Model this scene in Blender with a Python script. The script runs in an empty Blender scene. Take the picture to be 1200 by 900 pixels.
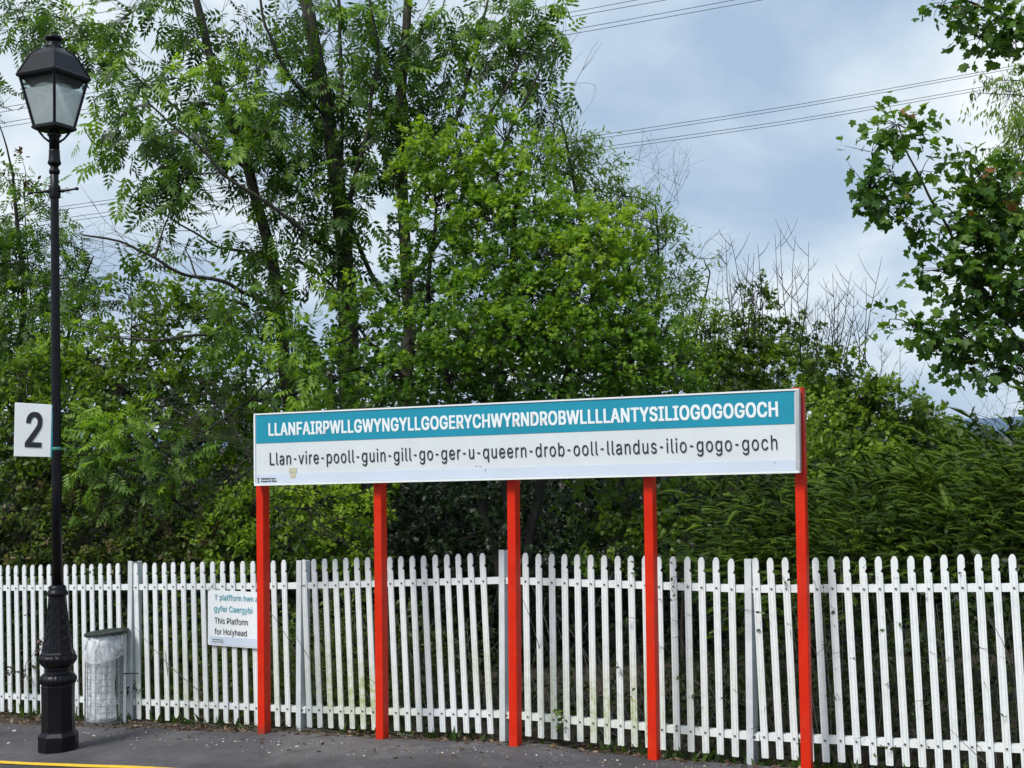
import bpy, bmesh, math, random
import numpy as np
from mathutils import Vector, Matrix, noise

# ------------------------------------------------------------------ camera, sky, sun, exposure
scene = bpy.context.scene
COL = scene.collection
random.seed(7)
RNG = np.random.default_rng(11)
FPX, CX, CY = 1500.0, 600.0, 450.0
cam_data = bpy.data.cameras.new("camera")
cam_data.sensor_width = 36.0
cam_data.lens = FPX / 1200.0 * 36.0
cam_data.clip_start = 0.1
cam_data.clip_end = 20000.0
cam = bpy.data.objects.new("camera", cam_data)
COL.objects.link(cam)
scene.camera = cam
CAMZ = 2.6
PITCH = math.atan(70.0 / FPX)
cam.matrix_world = (Matrix.Translation((0, 0, CAMZ)) @ Matrix.Rotation(math.pi / 2 + PITCH, 4, 'X')
                    @ Matrix.Rotation(-0.011, 4, 'Z'))
CM = cam.matrix_world.to_3x3()

scene.view_settings.view_transform = 'Standard'
scene.view_settings.look = 'None'
scene.view_settings.exposure = 0.22
scene.view_settings.gamma = 1.0
scene.render.engine = 'CYCLES'
scene.cycles.max_bounces = 5
scene.cycles.diffuse_bounces = 2
scene.cycles.transparent_max_bounces = 8
scene.cycles.use_denoising = True

SUN_EL, SUN_AZ = math.radians(50), math.radians(226)   # azimuth clockwise from +Y: behind the camera, to the left
SKY_STRENGTH = 0.10

world = bpy.data.worlds.new("World")
scene.world = world
world.use_nodes = True
nt = world.node_tree
nt.nodes.clear()
def N(tree, kind, **kw):
    n = tree.nodes.new(kind)
    for k, v in kw.items():
        setattr(n, k, v)
    return n
def math_node(tree, op, a=None, b=None, clamp=False):
    n = N(tree, 'ShaderNodeMath', operation=op, use_clamp=clamp)
    for i, v in enumerate((a, b)):
        if v is None: continue
        if isinstance(v, (int, float)): n.inputs[i].default_value = v
        else: tree.links.new(v, n.inputs[i])
    return n.outputs[0]
def ramp(tree, fac, stops, interp='LINEAR'):
    n = N(tree, 'ShaderNodeValToRGB')
    n.color_ramp.interpolation = interp
    while len(n.color_ramp.elements) < len(stops): n.color_ramp.elements.new(0.5)
    for e, (p, c) in zip(n.color_ramp.elements, stops):
        e.position = p
        e.color = (*c, 1) if not isinstance(c, (int, float)) else (c, c, c, 1)
    tree.links.new(fac, n.inputs[0])
    return n.outputs[0]
def mix_rgb(tree, fac, a, b, blend='MIX'):
    n = N(tree, 'ShaderNodeMix', data_type='RGBA', blend_type=blend)
    for sock, v in ((n.inputs[0], fac), (n.inputs[6], a), (n.inputs[7], b)):
        if isinstance(v, (int, float)): sock.default_value = v
        elif isinstance(v, tuple): sock.default_value = (*v, 1) if len(v) == 3 else v
        else: tree.links.new(v, sock)
    return n.outputs[2]
def noise_tex(tree, vec, scale, detail=4, rough=0.5, out=0, dist=0.0):
    n = N(tree, 'ShaderNodeTexNoise')
    n.inputs['Scale'].default_value = scale
    n.inputs['Detail'].default_value = detail
    n.inputs['Roughness'].default_value = rough
    n.inputs['Distortion'].default_value = dist
    if vec is not None: tree.links.new(vec, n.inputs['Vector'])
    return n.outputs[out]

sky = N(nt, 'ShaderNodeTexSky', sky_type='NISHITA', sun_disc=False)
sky.sun_elevation = SUN_EL
sky.sun_rotation = SUN_AZ
sky.air_density = 1.0; sky.dust_density = 2.0
tc = N(nt, 'ShaderNodeTexCoord')
sep = N(nt, 'ShaderNodeSeparateXYZ'); nt.links.new(tc.outputs['Generated'], sep.inputs[0])
zden = math_node(nt, 'ADD', math_node(nt, 'ABSOLUTE', sep.outputs[2]), 0.55)
comb = N(nt, 'ShaderNodeCombineXYZ')
nt.links.new(math_node(nt, 'DIVIDE', sep.outputs[0], zden), comb.inputs[0])
nt.links.new(math_node(nt, 'DIVIDE', sep.outputs[1], zden), comb.inputs[1])
c1 = noise_tex(nt, comb.outputs[0], 2.9, 8, 0.52, dist=0.25)
mp = N(nt, 'ShaderNodeMapping'); mp.inputs['Location'].default_value = (3.7, 1.2, 0.4)
nt.links.new(comb.outputs[0], mp.inputs[0])
c2 = noise_tex(nt, mp.outputs[0], 1.1, 5, 0.5)
cl = math_node(nt, 'ADD', math_node(nt, 'MULTIPLY', c1, 0.6), math_node(nt, 'MULTIPLY', c2, 0.4))
cloud_col = ramp(nt, cl, [(0.40, (3.6, 4.8, 6.4)), (0.465, (4.9, 6.0, 7.3)), (0.515, (6.4, 7.3, 8.1)), (0.565, (8.2, 8.7, 9.1))])
mixs = mix_rgb(nt, 0.96, sky.outputs[0], cloud_col)
bg = N(nt, 'ShaderNodeBackground'); bg.inputs[1].default_value = SKY_STRENGTH
wo = N(nt, 'ShaderNodeOutputWorld')
nt.links.new(mixs, bg.inputs[0]); nt.links.new(bg.outputs[0], wo.inputs[0])

sun_data = bpy.data.lights.new("sun", 'SUN')
sun_data.energy = 3.0
sun_data.angle = math.radians(18)
sun_data.color = (1.0, 0.96, 0.90)
sun = bpy.data.objects.new("sun", sun_data)
COL.objects.link(sun)
sd = Vector((math.sin(SUN_AZ) * math.cos(SUN_EL), math.cos(SUN_AZ) * math.cos(SUN_EL), math.sin(SUN_EL)))
sun.rotation_euler = sd.to_track_quat('Z', 'Y').to_euler()

# ------------------------------------------------------------------ measuring helpers
def ray(px, py):
    return CM @ Vector(((px - CX) / FPX, -(py - CY) / FPX, -1.0))
def at(px, py, Y):
    """world point seen at photo pixel (px, py) at distance Y in front of the camera"""
    d = ray(px, py)
    return Vector((0, 0, CAMZ)) + d * (Y / d.y)
def hit_line(px, py, p0, d2):
    """point where the pixel's ray meets the vertical plane through p0 along the 2-D direction d2"""
    r = ray(px, py)
    n = Vector((-d2[1], d2[0]))
    t = (n.x * p0[0] + n.y * p0[1]) / (n.x * r.x + n.y * r.y)
    return Vector((0, 0, CAMZ)) + r * t

TH = math.radians(26.55)
FD = Vector((math.cos(TH), -math.sin(TH)))          # along the fence, to the right
FN = Vector((-math.sin(TH), -math.cos(TH)))         # towards the platform
F0 = Vector((-5.42, 13.55))
def to_sn(x, y):
    v = Vector((x, y)) - F0
    return v.dot(FD), v.dot(FN)
def from_sn(s, n):
    p = F0 + FD * s + FN * n
    return p.x, p.y
# sign line
SL = at(298, 500, 11.35).xy
SR = at(936, 500, 9.42).xy
SD = (SR - SL).normalized()
SN = Vector((SD.y, -SD.x))
if SN.y > 0: SN = -SN
# ground heights measured at the feet of the sign's posts and along the asphalt's edge
_g = []
for px, py in ((-250, 838), (0, 850), (150, 855.5), (309, 860.5), (448, 867), (604, 874.5), (690, 883), (769, 892), (860, 900), (949, 907), (1200, 925)):
    q = hit_line(px, py, SL, SD)
    _g.append((to_sn(q.x, q.y)[0], q.z))
_g = [(-40.0, _g[0][1] - 0.25)] + _g + [(60.0, _g[-1][1] + 0.1)]
GS = np.array([a for a, b in _g]); GZ = np.array([b for a, b in _g])
def zg(s):
    return float(np.interp(s, GS, GZ))
def zg_np(s):
    # smoothed
    return (np.interp(s - .35, GS, GZ) + np.interp(s, GS, GZ) + np.interp(s + .35, GS, GZ)) / 3
def ground_hit(px, py):
    Y = 11.0
    for _ in range(40):
        p = at(px, py, Y)
        g = float(zg_np(to_sn(p.x, p.y)[0]))
        r = ray(px, py)
        Y = Y + (g - p.z) / (r.z / r.y)
    return at(px, py, Y)

# ------------------------------------------------------------------ object helpers
def tag(o, label=None, cat=None, group=None, kind=None):
    if label: o['label'] = label
    if cat: o['category'] = cat
    if group: o['group'] = group
    if kind: o['kind'] = kind
    return o
def thing(name, label, cat, loc=(0, 0, 0), rz=0.0, group=None):
    o = bpy.data.objects.new(name, None)
    COL.objects.link(o)
    o.empty_display_size = 0.2
    o.location = loc
    o.rotation_euler = (0, 0, rz)
    return tag(o, label, cat, group)
def root_of(o):
    return o
def link_mesh(name, me, mat, parent=None, local=False, kind=None):
    """links a mesh whose vertices are in world space (or in the parent's space if local)"""
    o = bpy.data.objects.new(name, me)
    COL.objects.link(o)
    if mat is not None and not me.materials: me.materials.append(mat)
    if parent is not None:
        o.parent = parent
        if not local:
            m = Matrix.Identity(4)
            q = parent
            while q is not None:
                m = (Matrix.Translation(q.location) @ q.rotation_euler.to_matrix().to_4x4()) @ m
                q = q.parent
            me.transform(m.inverted())
    if kind: o['kind'] = kind
    return o
def bm_obj(name, bm, mat, parent=None, local=False, smooth=False, kind=None):
    me = bpy.data.meshes.new(name)
    bmesh.ops.recalc_face_normals(bm, faces=bm.faces)
    bm.to_mesh(me); bm.free()
    if smooth:
        me.polygons.foreach_set('use_smooth', [True] * len(me.polygons))
    return link_mesh(name, me, mat, parent, local, kind)
def np_mesh(name, verts, loops, starts, totals, mat, parent=None, tone=None, smooth=False, kind=None, local=False):
    me = bpy.data.meshes.new(name)
    me.vertices.add(len(verts)); me.vertices.foreach_set('co', np.ascontiguousarray(verts, dtype=np.float32).ravel())
    me.loops.add(len(loops)); me.loops.foreach_set('vertex_index', np.ascontiguousarray(loops, dtype=np.int32).ravel())
    me.polygons.add(len(starts))
    me.polygons.foreach_set('loop_start', np.ascontiguousarray(starts, dtype=np.int32))
    me.polygons.foreach_set('loop_total', np.ascontiguousarray(totals, dtype=np.int32))
    if smooth: me.polygons.foreach_set('use_smooth', np.ones(len(starts), dtype=bool))
    if tone is not None:
        a = me.attributes.new('tone', 'FLOAT', 'FACE')
        a.data.foreach_set('value', np.ascontiguousarray(tone, dtype=np.float32))
    me.update(calc_edges=True)
    return link_mesh(name, me, mat, parent, local, kind)

def add_box(bm, size, mat4=None, bevel=0.0):
    r = bmesh.ops.create_cube(bm, size=1.0)
    vs = r['verts']
    bmesh.ops.scale(bm, vec=size, verts=vs)
    if bevel:
        es = list({e for v in vs for e in v.link_edges})
        rb = bmesh.ops.bevel(bm, geom=es, offset=bevel, segments=1, affect='EDGES', profile=0.5)
        vs = [v for v in rb['verts']] if False else list({v for f in bm.faces for v in f.verts if f.is_valid and v in set(rb['verts'])}) or vs
    if mat4 is not None:
        bmesh.ops.transform(bm, matrix=mat4, verts=[v for v in vs if v.is_valid])
    return vs
def box_obj(name, size, mat4, mat, parent=None, bevel=0.0):
    bm = bmesh.new()
    bmesh.ops.create_cube(bm, size=1.0)
    bmesh.ops.scale(bm, vec=size, verts=bm.verts)
    if bevel: bmesh.ops.bevel(bm, geom=bm.edges[:], offset=bevel, segments=2, affect='EDGES', profile=0.5)
    bmesh.ops.transform(bm, matrix=mat4, verts=bm.verts)
    return bm_obj(name, bm, mat, parent)
def lathe(bm, prof, n=24, origin=(0, 0, 0), wob=None, rot=0.0):
    """prof: list of (radius, z); wob: (ribs, depth) or list of depths per ring"""
    rings = []
    for i, (r, z) in enumerate(prof):
        ring = []
        for k in range(n):
            a = rot + 2 * math.pi * k / n
            rr = r
            if wob: rr = r * (1 + wob[1][i] * math.cos(a * wob[0]))
            ring.append(bm.verts.new((origin[0] + rr * math.cos(a), origin[1] + rr * math.sin(a), origin[2] + z)))
        rings.append(ring)
    for a, b in zip(rings, rings[1:]):
        for k in range(n):
            bm.faces.new((a[k], a[(k + 1) % n], b[(k + 1) % n], b[k]))
    bm.faces.new(list(reversed(rings[0]))); bm.faces.new(rings[-1])
    return rings
def tube_arrays(polys, sides=5):
    """polys: list of (pts (k,3), radii (k,)) -> verts, loops, starts, totals"""
    V, Lp, off = [], [], 0
    for pts, rad in polys:
        pts = np.asarray(pts, float); rad = np.asarray(rad, float)
        k = len(pts)
        t = np.gradient(pts, axis=0); t /= (np.linalg.norm(t, axis=1)[:, None] + 1e-9)
        ref = np.array([0.3, 0.2, 0.93]) if abs(t[:, 2]).mean() < .8 else np.array([1.0, .1, 0])
        u = np.cross(t, ref); u /= (np.linalg.norm(u, axis=1)[:, None] + 1e-9)
        w = np.cross(t, u)
        ang = np.arange(sides) * 2 * np.pi / sides
        ring = pts[:, None, :] + rad[:, None, None] * (np.cos(ang)[None, :, None] * u[:, None, :] + np.sin(ang)[None, :, None] * w[:, None, :])
        V.append(ring.reshape(-1, 3))
        i = np.arange(k - 1)[:, None] * sides; j = np.arange(sides)[None, :]
        a = i + j; b = i + (j + 1) % sides
        q = np.stack([a, b, b + sides, a + sides], -1).reshape(-1, 4) + off
        Lp.append(q); off += k * sides
    V = np.concatenate(V); Q = np.concatenate(Lp)
    n = len(Q)
    return V, Q.ravel(), np.arange(n) * 4, np.full(n, 4)
def tubes_obj(name, polys, mat, parent=None, sides=5, kind=None, local=False):
    return np_mesh(name, *tube_arrays(polys, sides), mat, parent, smooth=True, kind=kind, local=local)

# ------------------------------------------------------------------ materials
def new_mat(name):
    m = bpy.data.materials.new(name); m.use_nodes = True
    t = m.node_tree
    b = t.nodes['Principled BSDF']
    return m, t, b
def objco(t):
    return N(t, 'ShaderNodeTexCoord').outputs['Object']
def geopos(t):
    return N(t, 'ShaderNodeNewGeometry').outputs['Position']
def bump(t, b, h, strength=0.3, dist=0.01):
    n = N(t, 'ShaderNodeBump'); n.inputs['Strength'].default_value = strength; n.inputs['Distance'].default_value = dist
    t.links.new(h, n.inputs['Height']); t.links.new(n.outputs[0], b.inputs['Normal'])
def simple_mat(name, col, rough=0.5, metal=0.0, var=0.15, scale=8.0, bumpst=0.0, spec=None):
    m, t, b = new_mat(name)
    p = geopos(t)
    n1 = noise_tex(t, p, scale, 5, 0.6)
    dark = tuple(c * (1 - var) for c in col); lite = tuple(min(1, c * (1 + var)) for c in col)
    t.links.new(ramp(t, n1, [(0.3, dark), (0.7, lite)]), b.inputs['Base Color'])
    b.inputs['Roughness'].default_value = rough
    b.inputs['Metallic'].default_value = metal
    if spec is not None: b.inputs['Specular IOR Level'].default_value = spec
    if bumpst: bump(t, b, noise_tex(t, p, scale * 12, 4, 0.6), bumpst, 0.004)
    return m

def mat_asphalt():
    m, t, b = new_mat('asphalt')
    p = geopos(t)
    big = noise_tex(t, p, 0.9, 6, 0.62, dist=0.4)
    fine = noise_tex(t, p, 160, 3, 0.7)
    vor = N(t, 'ShaderNodeTexVoronoi'); vor.inputs['Scale'].default_value = 90; t.links.new(p, vor.inputs['Vector'])
    c = ramp(t, big, [(0.36, (0.046, 0.043, 0.047)), (0.5, (0.080, 0.075, 0.082)), (0.60, (0.118, 0.110, 0.112))])
    sp = ramp(t, vor.outputs['Color'], [(0.0, 0.7), (0.7, 1.0), (0.92, 1.2), (1.0, 2.2)])
    c = mix_rgb(t, 1.0, c, sp, 'MULTIPLY')
    st = ramp(t, noise_tex(t, p, 4.0, 6, 0.7), [(0.52, 0.0), (0.70, 0.75)])
    c = mix_rgb(t, st, c, (0.045, 0.037, 0.032))
    t.links.new(c, b.inputs['Base Color'])
    b.inputs['Roughness'].default_value = 0.85
    bump(t, b, math_node(t, 'ADD', fine, math_node(t, 'MULTIPLY', vor.outputs['Distance'], 0.6)), 0.6, 0.006)
    return m
def mat_soil():
    m, t, b = new_mat('soil')
    p = geopos(t)
    n1 = noise_tex(t, p, 7, 8, 0.7)
    c = ramp(t, n1, [(0.3, (0.022, 0.016, 0.011)), (0.5, (0.05, 0.036, 0.024)), (0.62, (0.045, 0.05, 0.022)), (0.75, (0.10, 0.075, 0.05))])
    t.links.new(c, b.inputs['Base Color']); b.inputs['Roughness'].default_value = 0.95
    bump(t, b, noise_tex(t, p, 40, 6, 0.7), 1.0, 0.03)
    return m
def mat_fence():
    m, t, b = new_mat('white_fence_paint')
    p = geopos(t)
    sp = N(t, 'ShaderNodeSeparateXYZ'); t.links.new(objco(t), sp.inputs[0])
    oi = N(t, 'ShaderNodeObjectInfo')
    z = sp.outputs[2]
    # algae: strongest in a band above the bottom rail, patchy between pales
    band = ramp(t, math_node(t, 'DIVIDE', z, 1.6), [(0.0, 0.35), (0.16, 1.0), (0.30, 0.8), (0.55, 0.1), (0.85, 0.0)])
    patch = ramp(t, noise_tex(t, p, 0.75, 2, 0.5), [(0.34, 0.0), (0.50, 1.0)])
    st = ramp(t, noise_tex(t, p, 22, 5, 0.65), [(0.35, 0.15), (0.7, 1.0)])
    sx = N(t, 'ShaderNodeSeparateXYZ'); t.links.new(p, sx.inputs[0])
    where = ramp(t, math_node(t, 'DIVIDE', math_node(t, 'ADD', sx.outputs[0], 6.0), 12.0), [(0.15, 0.1), (0.3, 1.0), (0.58, 1.0), (0.68, 0.15), (1.0, 0.05)])
    f = math_node(t, 'MULTIPLY', math_node(t, 'MULTIPLY', math_node(t, 'MULTIPLY', band, patch), st), where)
    f = math_node(t, 'MULTIPLY', f, math_node(t, 'ADD', math_node(t, 'MULTIPLY', oi.outputs['Random'], 1.1), 0.4), clamp=True)
    base = ramp(t, noise_tex(t, p, 9, 6, 0.65), [(0.3, (0.68, 0.71, 0.72)), (0.5, (0.78, 0.81, 0.82)), (0.8, (0.80, 0.82, 0.82))])
    c = mix_rgb(t, f, base, (0.38, 0.44, 0.17))
    grime = ramp(t, noise_tex(t, p, 60, 4, 0.7), [(0.70, 0.0), (0.78, 0.45)])
    c = mix_rgb(t, grime, c, (0.30, 0.31, 0.27))
    t.links.new(c, b.inputs['Base Color']); b.inputs['Roughness'].default_value = 0.5
    bump(t, b, noise_tex(t, p, 90, 3, 0.5), 0.12, 0.003)
    return m
def mat_leaf(name, stops, trans=(0.10, 0.16, 0.02), tfac=0.45, rough=0.45):
    m, t, b = new_mat(name)
    a = N(t, 'ShaderNodeAttribute'); a.attribute_name = 'tone'
    c = ramp(t, a.outputs['Fac'], stops)
    # paler veined patches along the blades
    v = ramp(t, noise_tex(t, geopos(t), 35, 3, 0.6), [(0.3, 0.82), (0.7, 1.15)])
    c = mix_rgb(t, 1.0, c, v, 'MULTIPLY')
    t.links.new(c, b.inputs['Base Color'])
    b.inputs['Roughness'].default_value = rough
    b.inputs['Specular IOR Level'].default_value = 0.35
    tr = N(t, 'ShaderNodeBsdfTranslucent')
    tc_ = mix_rgb(t, 1.0, c, (1.6, 1.65, 0.6), 'MULTIPLY')
    t.links.new(tc_, tr.inputs[0])
    mx = N(t, 'ShaderNodeMixShader'); mx.inputs[0].default_value = tfac
    t.links.new(b.outputs[0], mx.inputs[1]); t.links.new(tr.outputs[0], mx.inputs[2])
    t.links.new(mx.outputs[0], t.nodes['Material Output'].inputs[0])
    return m
def mat_bark(name, dark, lite, moss=(0.05, 0.065, 0.02)):
    m, t, b = new_mat(name)
    p = geopos(t)
    mpn = N(t, 'ShaderNodeMapping'); mpn.inputs['Scale'].default_value = (1, 1, 0.22); t.links.new(p, mpn.inputs[0])
    n1 = noise_tex(t, mpn.outputs[0], 38, 6, 0.7)
    c = ramp(t, n1, [(0.35, dark), (0.65, lite)])
    c = mix_rgb(t, ramp(t, noise_tex(t, p, 5, 4, 0.6), [(0.5, 0.0), (0.65, 0.6)]), c, moss)
    t.links.new(c, b.inputs['Base Color']); b.inputs['Roughness'].default_value = 0.9
    bump(t, b, n1, 0.9, 0.02)
    return m
def mat_red():
    m, t, b = new_mat('red_post_paint')
    p = geopos(t)
    c = ramp(t, noise_tex(t, p, 6, 5, 0.6), [(0.3, (0.55, 0.016, 0.004)), (0.7, (0.70, 0.027, 0.005))])
    ch = ramp(t, noise_tex(t, p, 70, 4, 0.7), [(0.70, 0.0), (0.76, 0.7)])
    c = mix_rgb(t, ch, c, (0.22, 0.02, 0.015))
    sz = N(t, 'ShaderNodeSeparateXYZ'); t.links.new(p, sz.inputs[0])
    low = ramp(t, math_node(t, 'ADD', sz.outputs[2], math_node(t, 'MULTIPLY', noise_tex(t, p, 25, 5, 0.7), 0.22)), [(0.17, 0.75), (0.30, 0.0)])
    c = mix_rgb(t, low, c, (0.13, 0.055, 0.035))
    fade = ramp(t, noise_tex(t, p, 2.2, 4, 0.6), [(0.5, 0.0), (0.7, 0.35)])
    c = mix_rgb(t, fade, c, (0.62, 0.06, 0.025))
    t.links.new(c, b.inputs['Base Color']); b.inputs['Roughness'].default_value = 0.42; b.inputs['Specular IOR Level'].default_value = 0.22
    bump(t, b, noise_tex(t, p, 60, 3, 0.5), 0.08, 0.003)
    return m
def mat_lamp():
    m, t, b = new_mat('black_lamp_paint')
    p = geopos(t)
    c = ramp(t, noise_tex(t, p, 14, 5, 0.65), [(0.35, (0.0022, 0.0024, 0.005)), (0.6, (0.0035, 0.004, 0.008)), (0.78, (0.010, 0.011, 0.015))])
    t.links.new(c, b.inputs['Base Color']); b.inputs['Roughness'].default_value = 0.38; b.inputs['Specular IOR Level'].default_value = 0.28
    bump(t, b, noise_tex(t, p, 45, 4, 0.6), 0.25, 0.004)
    return m
def mat_bag():
    m, t, b = new_mat('clear_plastic_sack')
    p = geopos(t)
    mpn = N(t, 'ShaderNodeMapping'); mpn.inputs['Scale'].default_value = (1, 1, 0.5); t.links.new(p, mpn.inputs[0])
    n1 = noise_tex(t, mpn.outputs[0], 16, 6, 0.65, dist=1.2)
    b.inputs['Base Color'].default_value = (0.86, 0.91, 0.96, 1)
    b.inputs['Roughness'].default_value = 0.22
    bump(t, b, n1, 0.7, 0.02)
    tp = N(t, 'ShaderNodeBsdfTransparent')
    mx = N(t, 'ShaderNodeMixShader')
    t.links.new(ramp(t, n1, [(0.38, 0.22), (0.6, 0.85)]), mx.inputs[0])
    t.links.new(tp.outputs[0], mx.inputs[1]); t.links.new(b.outputs[0], mx.inputs[2])
    t.links.new(mx.outputs[0], t.nodes['Material Output'].inputs[0])
    return m
def mat_lamp_glass(top):
    m, t, b = new_mat('cloudy_lamp_glass')
    p = geopos(t)
    n1 = noise_tex(t, p, 7, 5, 0.6, dist=0.8)
    b.inputs['Base Color'].default_value = (0.84, 0.88, 0.88, 1)
    b.inputs['Roughness'].default_value = 0.3
    tp = N(t, 'ShaderNodeBsdfTransparent'); tp.inputs[0].default_value = (0.85, 0.9, 0.9, 1)
    tl = N(t, 'ShaderNodeBsdfTranslucent'); tl.inputs[0].default_value = (0.95, 0.97, 0.98, 1)
    m1 = N(t, 'ShaderNodeMixShader'); m1.inputs[0].default_value = 0.75
    t.links.new(b.outputs[0], m1.inputs[1]); t.links.new(tl.outputs[0], m1.inputs[2])
    mx = N(t, 'ShaderNodeMixShader')
    # the panes are clouded with dirt lower down and clear near the top, in a shallow arch that shows the added shadow block
    sz = N(t, 'ShaderNodeSeparateXYZ'); t.links.new(objco(t), sz.inputs[0])
    hgt = math_node(t, 'ADD', math_node(t, 'MULTIPLY', math_node(t, 'SUBTRACT', sz.outputs[2], top), 6.0), math_node(t, 'MULTIPLY', n1, 0.25))
    clear = ramp(t, math_node(t, 'ADD', hgt, 1.0), [(0.46, 1.0), (0.54, 0.12)])
    t.links.new(math_node(t, 'MULTIPLY', ramp(t, n1, [(0.3, 0.50), (0.65, 0.75)]), clear), mx.inputs[0])
    t.links.new(tp.outputs[0], mx.inputs[1]); t.links.new(m1.outputs[0], mx.inputs[2])
    t.links.new(mx.outputs[0], t.nodes['Material Output'].inputs[0])
    return m
M_ASPH, M_SOIL, M_FENCE, M_RED, M_LAMP, M_BAG = mat_asphalt(), mat_soil(), mat_fence(), mat_red(), mat_lamp(), mat_bag()
M_POST = simple_mat('grey_white_fence_post_paint', (0.60, 0.64, 0.66), 0.5, var=0.12, scale=6, bumpst=0.1)
M_BOLT = simple_mat('weathered_steel', (0.10, 0.10, 0.10), 0.5, 0.6)
M_WHITE = simple_mat('white_sign_enamel', (0.66, 0.71, 0.74), 0.3, var=0.05, scale=2.5)
M_TRIM = simple_mat('white_sign_trim', (0.80, 0.84, 0.86), 0.35, var=0.04, scale=5)
M_LAV = simple_mat('pale_lavender_strip', (0.60, 0.68, 0.80), 0.3, var=0.04, scale=2)
M_TEAL = simple_mat('teal_sign_enamel', (0.006, 0.27, 0.40), 0.35, var=0.07, scale=3)
M_BLACK = simple_mat('black_print', (0.015, 0.016, 0.02), 0.45)
M_CYAN = simple_mat('turquoise_print', (0.02, 0.33, 0.42), 0.45)
M_LETW = simple_mat('white_print', (0.80, 0.86, 0.88), 0.4, var=0.04)
M_TAPE = simple_mat('green_tape', (0.06, 0.26, 0.20), 0.5)
M_STICK = simple_mat('faded_sticker', (0.52, 0.50, 0.34), 0.6, var=0.3, scale=60)
M_GREYP = simple_mat('grey_frame_side', (0.48, 0.50, 0.52), 0.4, 0.3)
M_YEL = simple_mat('yellow_line_paint', (0.78, 0.50, 0.03), 0.6, var=0.15, scale=20, bumpst=0.4)
M_COPE = simple_mat('concrete_coping', (0.20, 0.17, 0.15), 0.85, var=0.3, scale=9, bumpst=0.5)
M_BALLAST = simple_mat('ballast', (0.16, 0.14, 0.12), 0.95, var=0.5, scale=14, bumpst=1.0)
M_WIRE = simple_mat('power_cable', (0.03, 0.035, 0.04), 0.5)
M_CAGE = simple_mat('galvanised_wire', (0.30, 0.33, 0.35), 0.4, 0.7)
M_LID = simple_mat('dark_green_lid', (0.012, 0.018, 0.017), 0.6, var=0.4, scale=30)
M_STONE = simple_mat('pale_stone', (0.46, 0.44, 0.41), 0.85, var=0.3, scale=40)
M_LITTER = mat_leaf('leaf_litter', [(0, (0.05, 0.03, 0.018)), (0.5, (0.13, 0.08, 0.045)), (1, (0.26, 0.18, 0.11))], tfac=0.1)
M_HILL = simple_mat('hazy_blue_hillside', (0.09, 0.15, 0.23), 0.95, var=0.25, scale=0.004)  # blue of the distance haze is put into the hill's base colour
M_BARK = mat_bark('ash_bark', (0.016, 0.015, 0.012), (0.075, 0.07, 0.055))
M_BARK2 = mat_bark('dark_bark', (0.010, 0.009, 0.008), (0.034, 0.029, 0.024), (0.03, 0.04, 0.014))
M_DEAD = mat_bark('dead_wood', (0.09, 0.08, 0.075), (0.26, 0.24, 0.22), (0.13, 0.12, 0.10))
# ------------------------------------------------------------------ the ground
# platform edge and yellow line
YA = ground_hit(0, 893.6); YB = ground_hit(150, 899.6)
YD = (YB.xy - YA.xy).normalized()
YN = Vector((YD.y, -YD.x))
if YN.y > 0: YN = -YN
def t_of(x, y):      # distance in front of the yellow line (towards the track)
    return (Vector((x, y)) - YA.xy).dot(YN)
EDGE_T = 0.85
# feet of the fence's pales (s along the fence, z), measured on the photograph
PALE_L, PITCH_S = 1.52, 0.115
def _fz(px, top, bot):
    q = hit_line(px, (top + bot) / 2, F0, FD)
    return to_sn(q.x, q.y)[0], q.z - PALE_L / 2
FPTS = [_fz(*a) for a in ((-130, 666, 826), (152, 660, 842), (350, 656.5, 852), (588, 649, 858.5), (877, 656, 886), (1262, 650, 907))]
FPTS = [(FPTS[0][0] - 2.4 * k, FPTS[0][1] - .03 * k) for k in (2, 1)] + FPTS + [(FPTS[-1][0] + 2.5 * k, FPTS[-1][1] + .02 * k) for k in (1, 2)]
def zsoil(s):
    return np.interp(s, [a for a, b in FPTS], [b - (.03 if i < 5 else .075) for i, (a, b) in enumerate(FPTS)])
def ground_sheet():
    xs = np.concatenate([-np.geomspace(3000, 14, 14), np.arange(-13, 13.01, 0.5), np.geomspace(14, 3000, 14)])
    ys = np.concatenate([-np.geomspace(600, 2, 8), np.arange(-1, 24.01, 0.35), np.geomspace(25, 6000, 18)])
    X, Y = np.meshgrid(xs, ys)
    s = (X - F0.x) * FD.x + (Y - F0.y) * FD.y
    n = (X - F0.x) * FN.x + (Y - F0.y) * FN.y
    sc = np.clip(s, -30, 40)
    w = np.clip((n - 0.12) / 0.3, 0, 1)
    z = zsoil(sc) * (1 - w) + (zg_np(sc) - 0.05) * w
    z = z + 0.02 * np.sin(X * 5.1 + Y * 3.3) * np.sin(Y * 6.7 - X * 2.1) * (n < 0.1)
    t = (X - YA.x) * YN.x + (Y - YA.y) * YN.y
    z = np.where(t > EDGE_T - 0.45, zg(3) - 0.98, np.where(n > 0.6, z - .10, z))
    V = np.stack([X, Y, z], -1).reshape(-1, 3)
    ny, nx = X.shape
    i = np.arange(ny - 1)[:, None] * nx; j = np.arange(nx - 1)[None, :]
    a = i + j
    Q = np.stack([a, a + 1, a + 1 + nx, a + nx], -1).reshape(-1, 4)
    o = np_mesh('ground', V, Q.ravel(), np.arange(len(Q)) * 4, np.full(len(Q), 4), M_SOIL, smooth=True)
    tag(o, kind='structure')
ground_sheet()

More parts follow.
